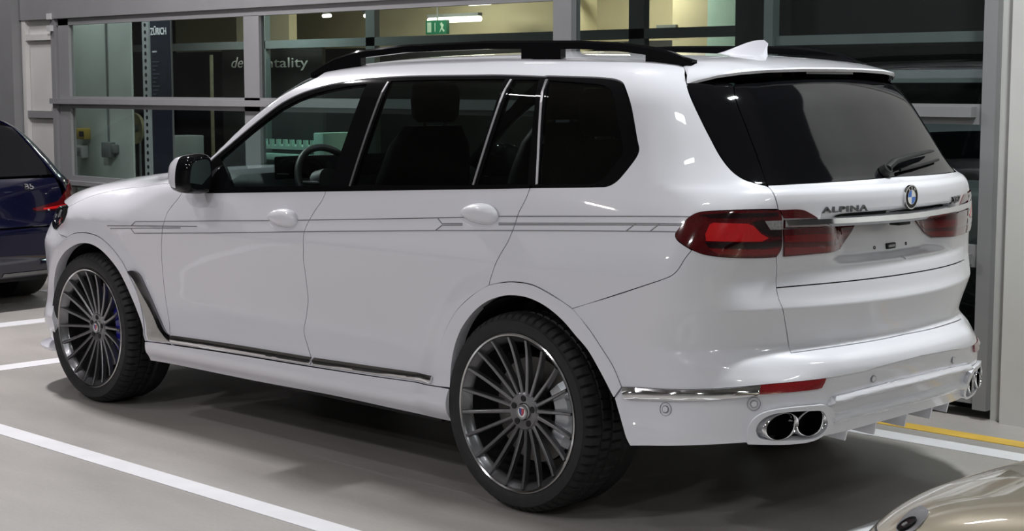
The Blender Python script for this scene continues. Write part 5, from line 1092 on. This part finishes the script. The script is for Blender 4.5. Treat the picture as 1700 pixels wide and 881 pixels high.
bhalf('rear_bumper', [C_(bc(.61), (.03, .4, .61), (.15, .74, .61), (.55, .93, .66)), C_((.55, .93, .66), (.53, .93, .3)), C_((.53, .93, .3), (.2, .80, .26), (.06, .4, .25), bc(.25)), ('s', bcs(np.linspace(.25, .61, 10)))], M['blue'], DC)
q = chain(C_((.22, .725, .965), (.35, .705, 1.10), (.62, .61, 1.33), (.70, .56, 1.40)), C_((.70, .56, 1.40), (1.4, .62, 1.41), (2.2, .62, 1.39)), C_((2.2, .62, 1.39), (3.0, .84, .99)), C_((3.0, .84, .99), (4.3, .86, .80)), C_((4.3, .86, .80), (4.35, .92, .3)), C_((4.35, .92, .3), (.55, .91, .3)), C_((.55, .91, .3), (.55, .93, .66), (.17, .73, .62)), C_((.17, .73, .62), (.21, .745, .80), (.22, .725, .965)), step=.03)
panel('body_side', q, DQ, M['blue'], bl, h=.06)
rf = chain(C_((.70, .56, 1.40), (1.4, .62, 1.41), (2.2, .62, 1.39)), C_((2.2, .62, 1.39), (2.5, .3, 1.43), (2.55, 0, 1.43)), ('s', C_((2.55, 0, 1.43), (1.5, 0, 1.46), (.62, 0, 1.42))), C_((.62, 0, 1.42), (.64, .3, 1.41), (.70, .56, 1.40)), step=.03)
panel('roof', rf, DT, M['blue'], bl, h=.08, half=True)
nose = chain(C_((2.2, .62, 1.39), (3.0, .84, .99), (4.3, .86, .80)), C_((4.3, .86, .80), (4.8, .5, .6), (4.9, 0, .6)), ('s', C_((4.9, 0, .6), (3.4, 0, 1.0), (2.55, 0, 1.43))), C_((2.55, 0, 1.43), (2.5, .3, 1.43), (2.2, .62, 1.39)), step=.04)
panel('bonnet', nose, DT, M['blue'], bl, h=.1, half=True)
side_win = chain(C_((.75, .66, 1.30), (1.4, .70, 1.34), (2.1, .69, 1.34)), C_((2.1, .69, 1.34), (2.75, .86, 1.02)), C_((2.75, .86, 1.02), (1.5, .865, 1.02), (.55, .865, 1.03)), C_((.55, .865, 1.03), (.75, .66, 1.30)), step=.03)
panel('side_window', side_win, DQ, M['black_gloss'], bl, h=.06, off=.004)
for nm, pts, m_, of in (('tail_lamp', C_((.12, .44, .745), (.20, .66, .785), (.27, .80, .90), (.36, .875, .93), (.45, .905, .83), (.36, .885, .735), (.22, .75, .72), (.13, .46, .725)), 'red_lens', .006), ('lamp_light_bar', C_((.15, .52, .742), (.25, .74, .762), (.34, .85, .775), (.34, .86, .748), (.24, .74, .735), (.15, .52, .730)), 'red_bright', .009)):
    panel(nm, chain(('s', np.vstack([pts, pts[:1]])), step=.02), DC, M[m_], bl, h=.02, off=of, gap=0)
bt = chain(C_((.05, .20, .29), (.09, .66, .29), (.2, .80, .29)), C_((.2, .80, .29), (.2, .80, .265)), C_((.2, .80, .265), (.09, .66, .265), (.05, .20, .265)), C_((.05, .20, .265), (.05, .20, .29)), step=.02)
panel('bumper_trim', bt, DC, M['dark_chrome'], bl, h=.03, off=.006, gap=0)
MB().tube([(0, .70, .30), (0, .55, .30)], .035).build('exhaust_tip', M['chrome'], bl); MB().tube([(0, -.70, .30), (0, -.55, .30)], .035).build('exhaust_tip', M['chrome'], bl)
v, f = text_mesh('B5', .055, .006, bold=.001); sx = .085 / v[:, 0].max()
Q = march(np.stack([np.full(len(v), -1.), -.425 - v[:, 0] * sx, .885 + v[:, 1]], 1), np.array([1., 0, 0]), 0, 2, 60)[0]; mesh_obj('model_lettering', Q + body_n(Q) * (v[:, 2] + .004)[:, None], f, M['chrome'], bl, False)
for x in (.95, 3.92):
    for s in (1, -1):
        mb = MB(); yo = s * .91; mb.lathe([(.25, yo - s * .03), (.27, yo), (.325, yo), (.335, yo - s * .02), (.335, yo - s * .24), (.25, yo - s * .25)], 48, c=(x, 0, .335)); w_ = mb.build('wheel', M['tyre'], bl)
        mb = MB(); mb.lathe([(0, yo - s * .05), (.06, yo - s * .03), (.25, yo - s * .02), (.26, yo - s * .01)], 32, c=(x, 0, .335)); mb.build('wheel_disc', M['rim'], w_)
mb = MB(); mb.box(.25, 4.5, -.62, .62, .20, .6); mb.build('underbody', M['black_matt'], bl, smooth=False)

# a silver-grey sister car in the back room, seen low through the right-hand doors
M['silver_paint'] = mat('silver_grey_paint', (.24, .27, .28), .28, metal=.4, coat=1, noise=(2000, .06))
gc = tag(empty('parked_car', (2.6, -4.7, 0)), 'silver grey car standing in the room behind the right glass door', 'car')
gc.rotation_euler = (0, 0, R(-160))
for o in list(bl.children):
    if o.name.startswith('model_lettering'): continue
    c = o.copy(); COL.objects.link(c); c.parent = gc
    if any(m_ is M['blue'] for m_ in o.data.materials):
        c.data = o.data.copy(); c.data.materials[0] = M['silver_paint']
    for k in o.children:
        d = k.copy(); COL.objects.link(d); d.parent = c
area_lamp('room_fill_light', (.6, -3.6, 2.9), (.8, -4.2, 0), .6, .3, 14, (.9, 1, .97))  # unseen fill light added to brighten the silver car

# ================================================================ champagne car, nose at the lower right corner
GH = table([(-5, .9), (-3.9, 1.0), (-3.4, 1.22), (-2.9, 1.28), (-2.3, 1.27), (-1.9, 1.15), (-1.45, .93), (-1.0, .885), (-.6, .825), (-.3, .755), (-.12, .69), (.05, .60), (.3, .4)])
GY = table([(.1, .82), (.3, .90), (.55, .925), (.68, .90), (.80, .86), (.95, .80), (1.1, .70), (1.3, .5)])
def gold_f(P):
    x = P[:, 0]; y = np.abs(P[:, 1]); z = P[:, 2]
    side = y - ev(GY, z) - .10 * np.maximum(-1.2 - x, 0) * 0
    front = x - (.03 - .20 * y * y - .14 * y**4 - .25 * np.maximum(.40 - z, 0))
    top = z - (ev(GH, x) - .045 * y * y - .05 * np.maximum(y - .5, 0) * 1.2)
    back = -4.45 - x
    return smax(smax(smax(side, front, .22), top, .20), back, .2)
body_f = gold_f
gd = tag(empty('champagne_car', (-2.26, 1.50, 0)), 'champagne gold car nose with small oval lamp at the lower right corner', 'car')
gd.rotation_euler = (0, 0, R(-7))
G1 = (-.35, -.35, -.85); G2 = (-.72, -.69, -.05)
gz = lambda x, y: float(ev(GH, x) - .045 * y * y)
hood_edge = C_((-1.45, .84, .80), (-.9, .87, .72), (-.52, .84, .64), (-.30, .72, .605), (-.14, .48, .60), (-.04, .22, .60), (.0, 0, .60))
lampo = catmull(C_((-.307, .700, .718), (-.348, .731, .723), (-.369, .754, .722), (-.380, .781, .715), (-.381, .804, .703), (-.373, .819, .691), (-.356, .822, .683), (-.330, .809, .681), (-.306, .779, .688), (-.300, .752, .698), (-.297, .723, .708), (-.307, .700, .718)), .008)[:-1]
front = chain(C_((-1.45, .92, .36), (-1.45, .86, .80), (-1.45, .60, .90), (-1.45, 0, .93)), ('s', C_((-1.45, 0, .93), (-1.0, 0, .885), (-.6, 0, .82), (-.05, 0, .68), (.0, 0, .60), (.02, 0, .50), (.0, 0, .40))), C_((.0, 0, .40), (-.10, .5, .40), (-.42, .85, .40), (-.50, .90, .42)), C_((-.50, .90, .42), (-.60, .91, .60), (-.82, .91, .67), (-1.04, .91, .60), (-1.15, .91, .36)), C_((-1.15, .91, .36), (-1.45, .92, .36)), step=.02)
panel('front_body', front, (-.55, -.6, -.58), M['champagne'], gd, h=.022, half=True, gap=0)
ribbon('bonnet_seam', hood_edge, (-.55, -.6, -.58), .006, .0006, M['black_matt'], gd, smooth=True)
rear = chain(C_((-1.46, 0, .93), (-1.46, .60, .9), (-1.46, .92, .35)), C_((-1.46, .92, .35), (-4.3, .90, .35)), C_((-4.3, .90, .35), (-4.35, .6, .85), (-4.3, 0, .9)), ('s', C_((-4.3, 0, .9), (-2.5, 0, 1.25), (-1.46, 0, .93))), step=.05)
panel('body', rear, (-.05, -.6, -.8), M['champagne'], gd, h=.06, half=True, gap=0)
ws = chain(C_((-1.50, 0, .95), (-1.55, .5, .93), (-1.62, .66, .93)), C_((-1.62, .66, .93), (-2.15, .50, 1.18)), C_((-2.15, .50, 1.18), (-2.1, 0, 1.22)), ('s', C_((-2.1, 0, 1.22), (-1.8, 0, 1.1), (-1.50, 0, .95))), step=.04)
panel('windscreen', ws, (-.5, -.3, -.8), M['black_gloss'], gd, h=.06, half=True, off=.004)
before = set(bpy.data.objects); lo_ = np.array(lampo)
panel('headlamp', lo_, (-.35, -.55, -.75), M['satin_alu'], gd, h=.006, off=.003, gap=0, lip=.008)
hls = [o for o in bpy.data.objects if o not in before]
def gdisc(P, r, off, m, name, par, ring=None):
    o = disc_on(name, P, (-.35, -.55, -.75), r, off, m, ring=ring, mirror=False, parent=par); return o
cl_ = np.array((-.340, .788, .698))
gdisc(cl_, .019, .005, M['lens_black'], 'headlamp_lens', hls[0]); gdisc(cl_, .024, .006, M['black_gloss'], 'headlamp_bezel', hls[0], ring=.018); gdisc(cl_ + [.004, .004, .0], .007, .007, M['lens_clear'], 'headlamp_bulb', hls[0])
for x in (-.82, -3.45):
    for s in (1, -1):
        mb = MB(); yo = s * .90; mb.lathe([(.22, yo - s * .03), (.235, yo), (.30, yo), (.31, yo - s * .02), (.31, yo - s * .2), (.22, yo - s * .21)], 40, c=(x, 0, .31)); w_ = mb.build('wheel', M['tyre'], gd)
        mb = MB(); mb.lathe([(0, yo - s * .05), (.05, yo - s * .03), (.22, yo - s * .02), (.23, yo - s * .01)], 32, c=(x, 0, .31)); mb.build('wheel_disc', M['rim_edge'], w_)
mb = MB(); mb.box(-4.1, -.35, -.62, .62, .16, .5); mb.build('underbody', M['black_matt'], gd, smooth=False)
body_f = suv_f
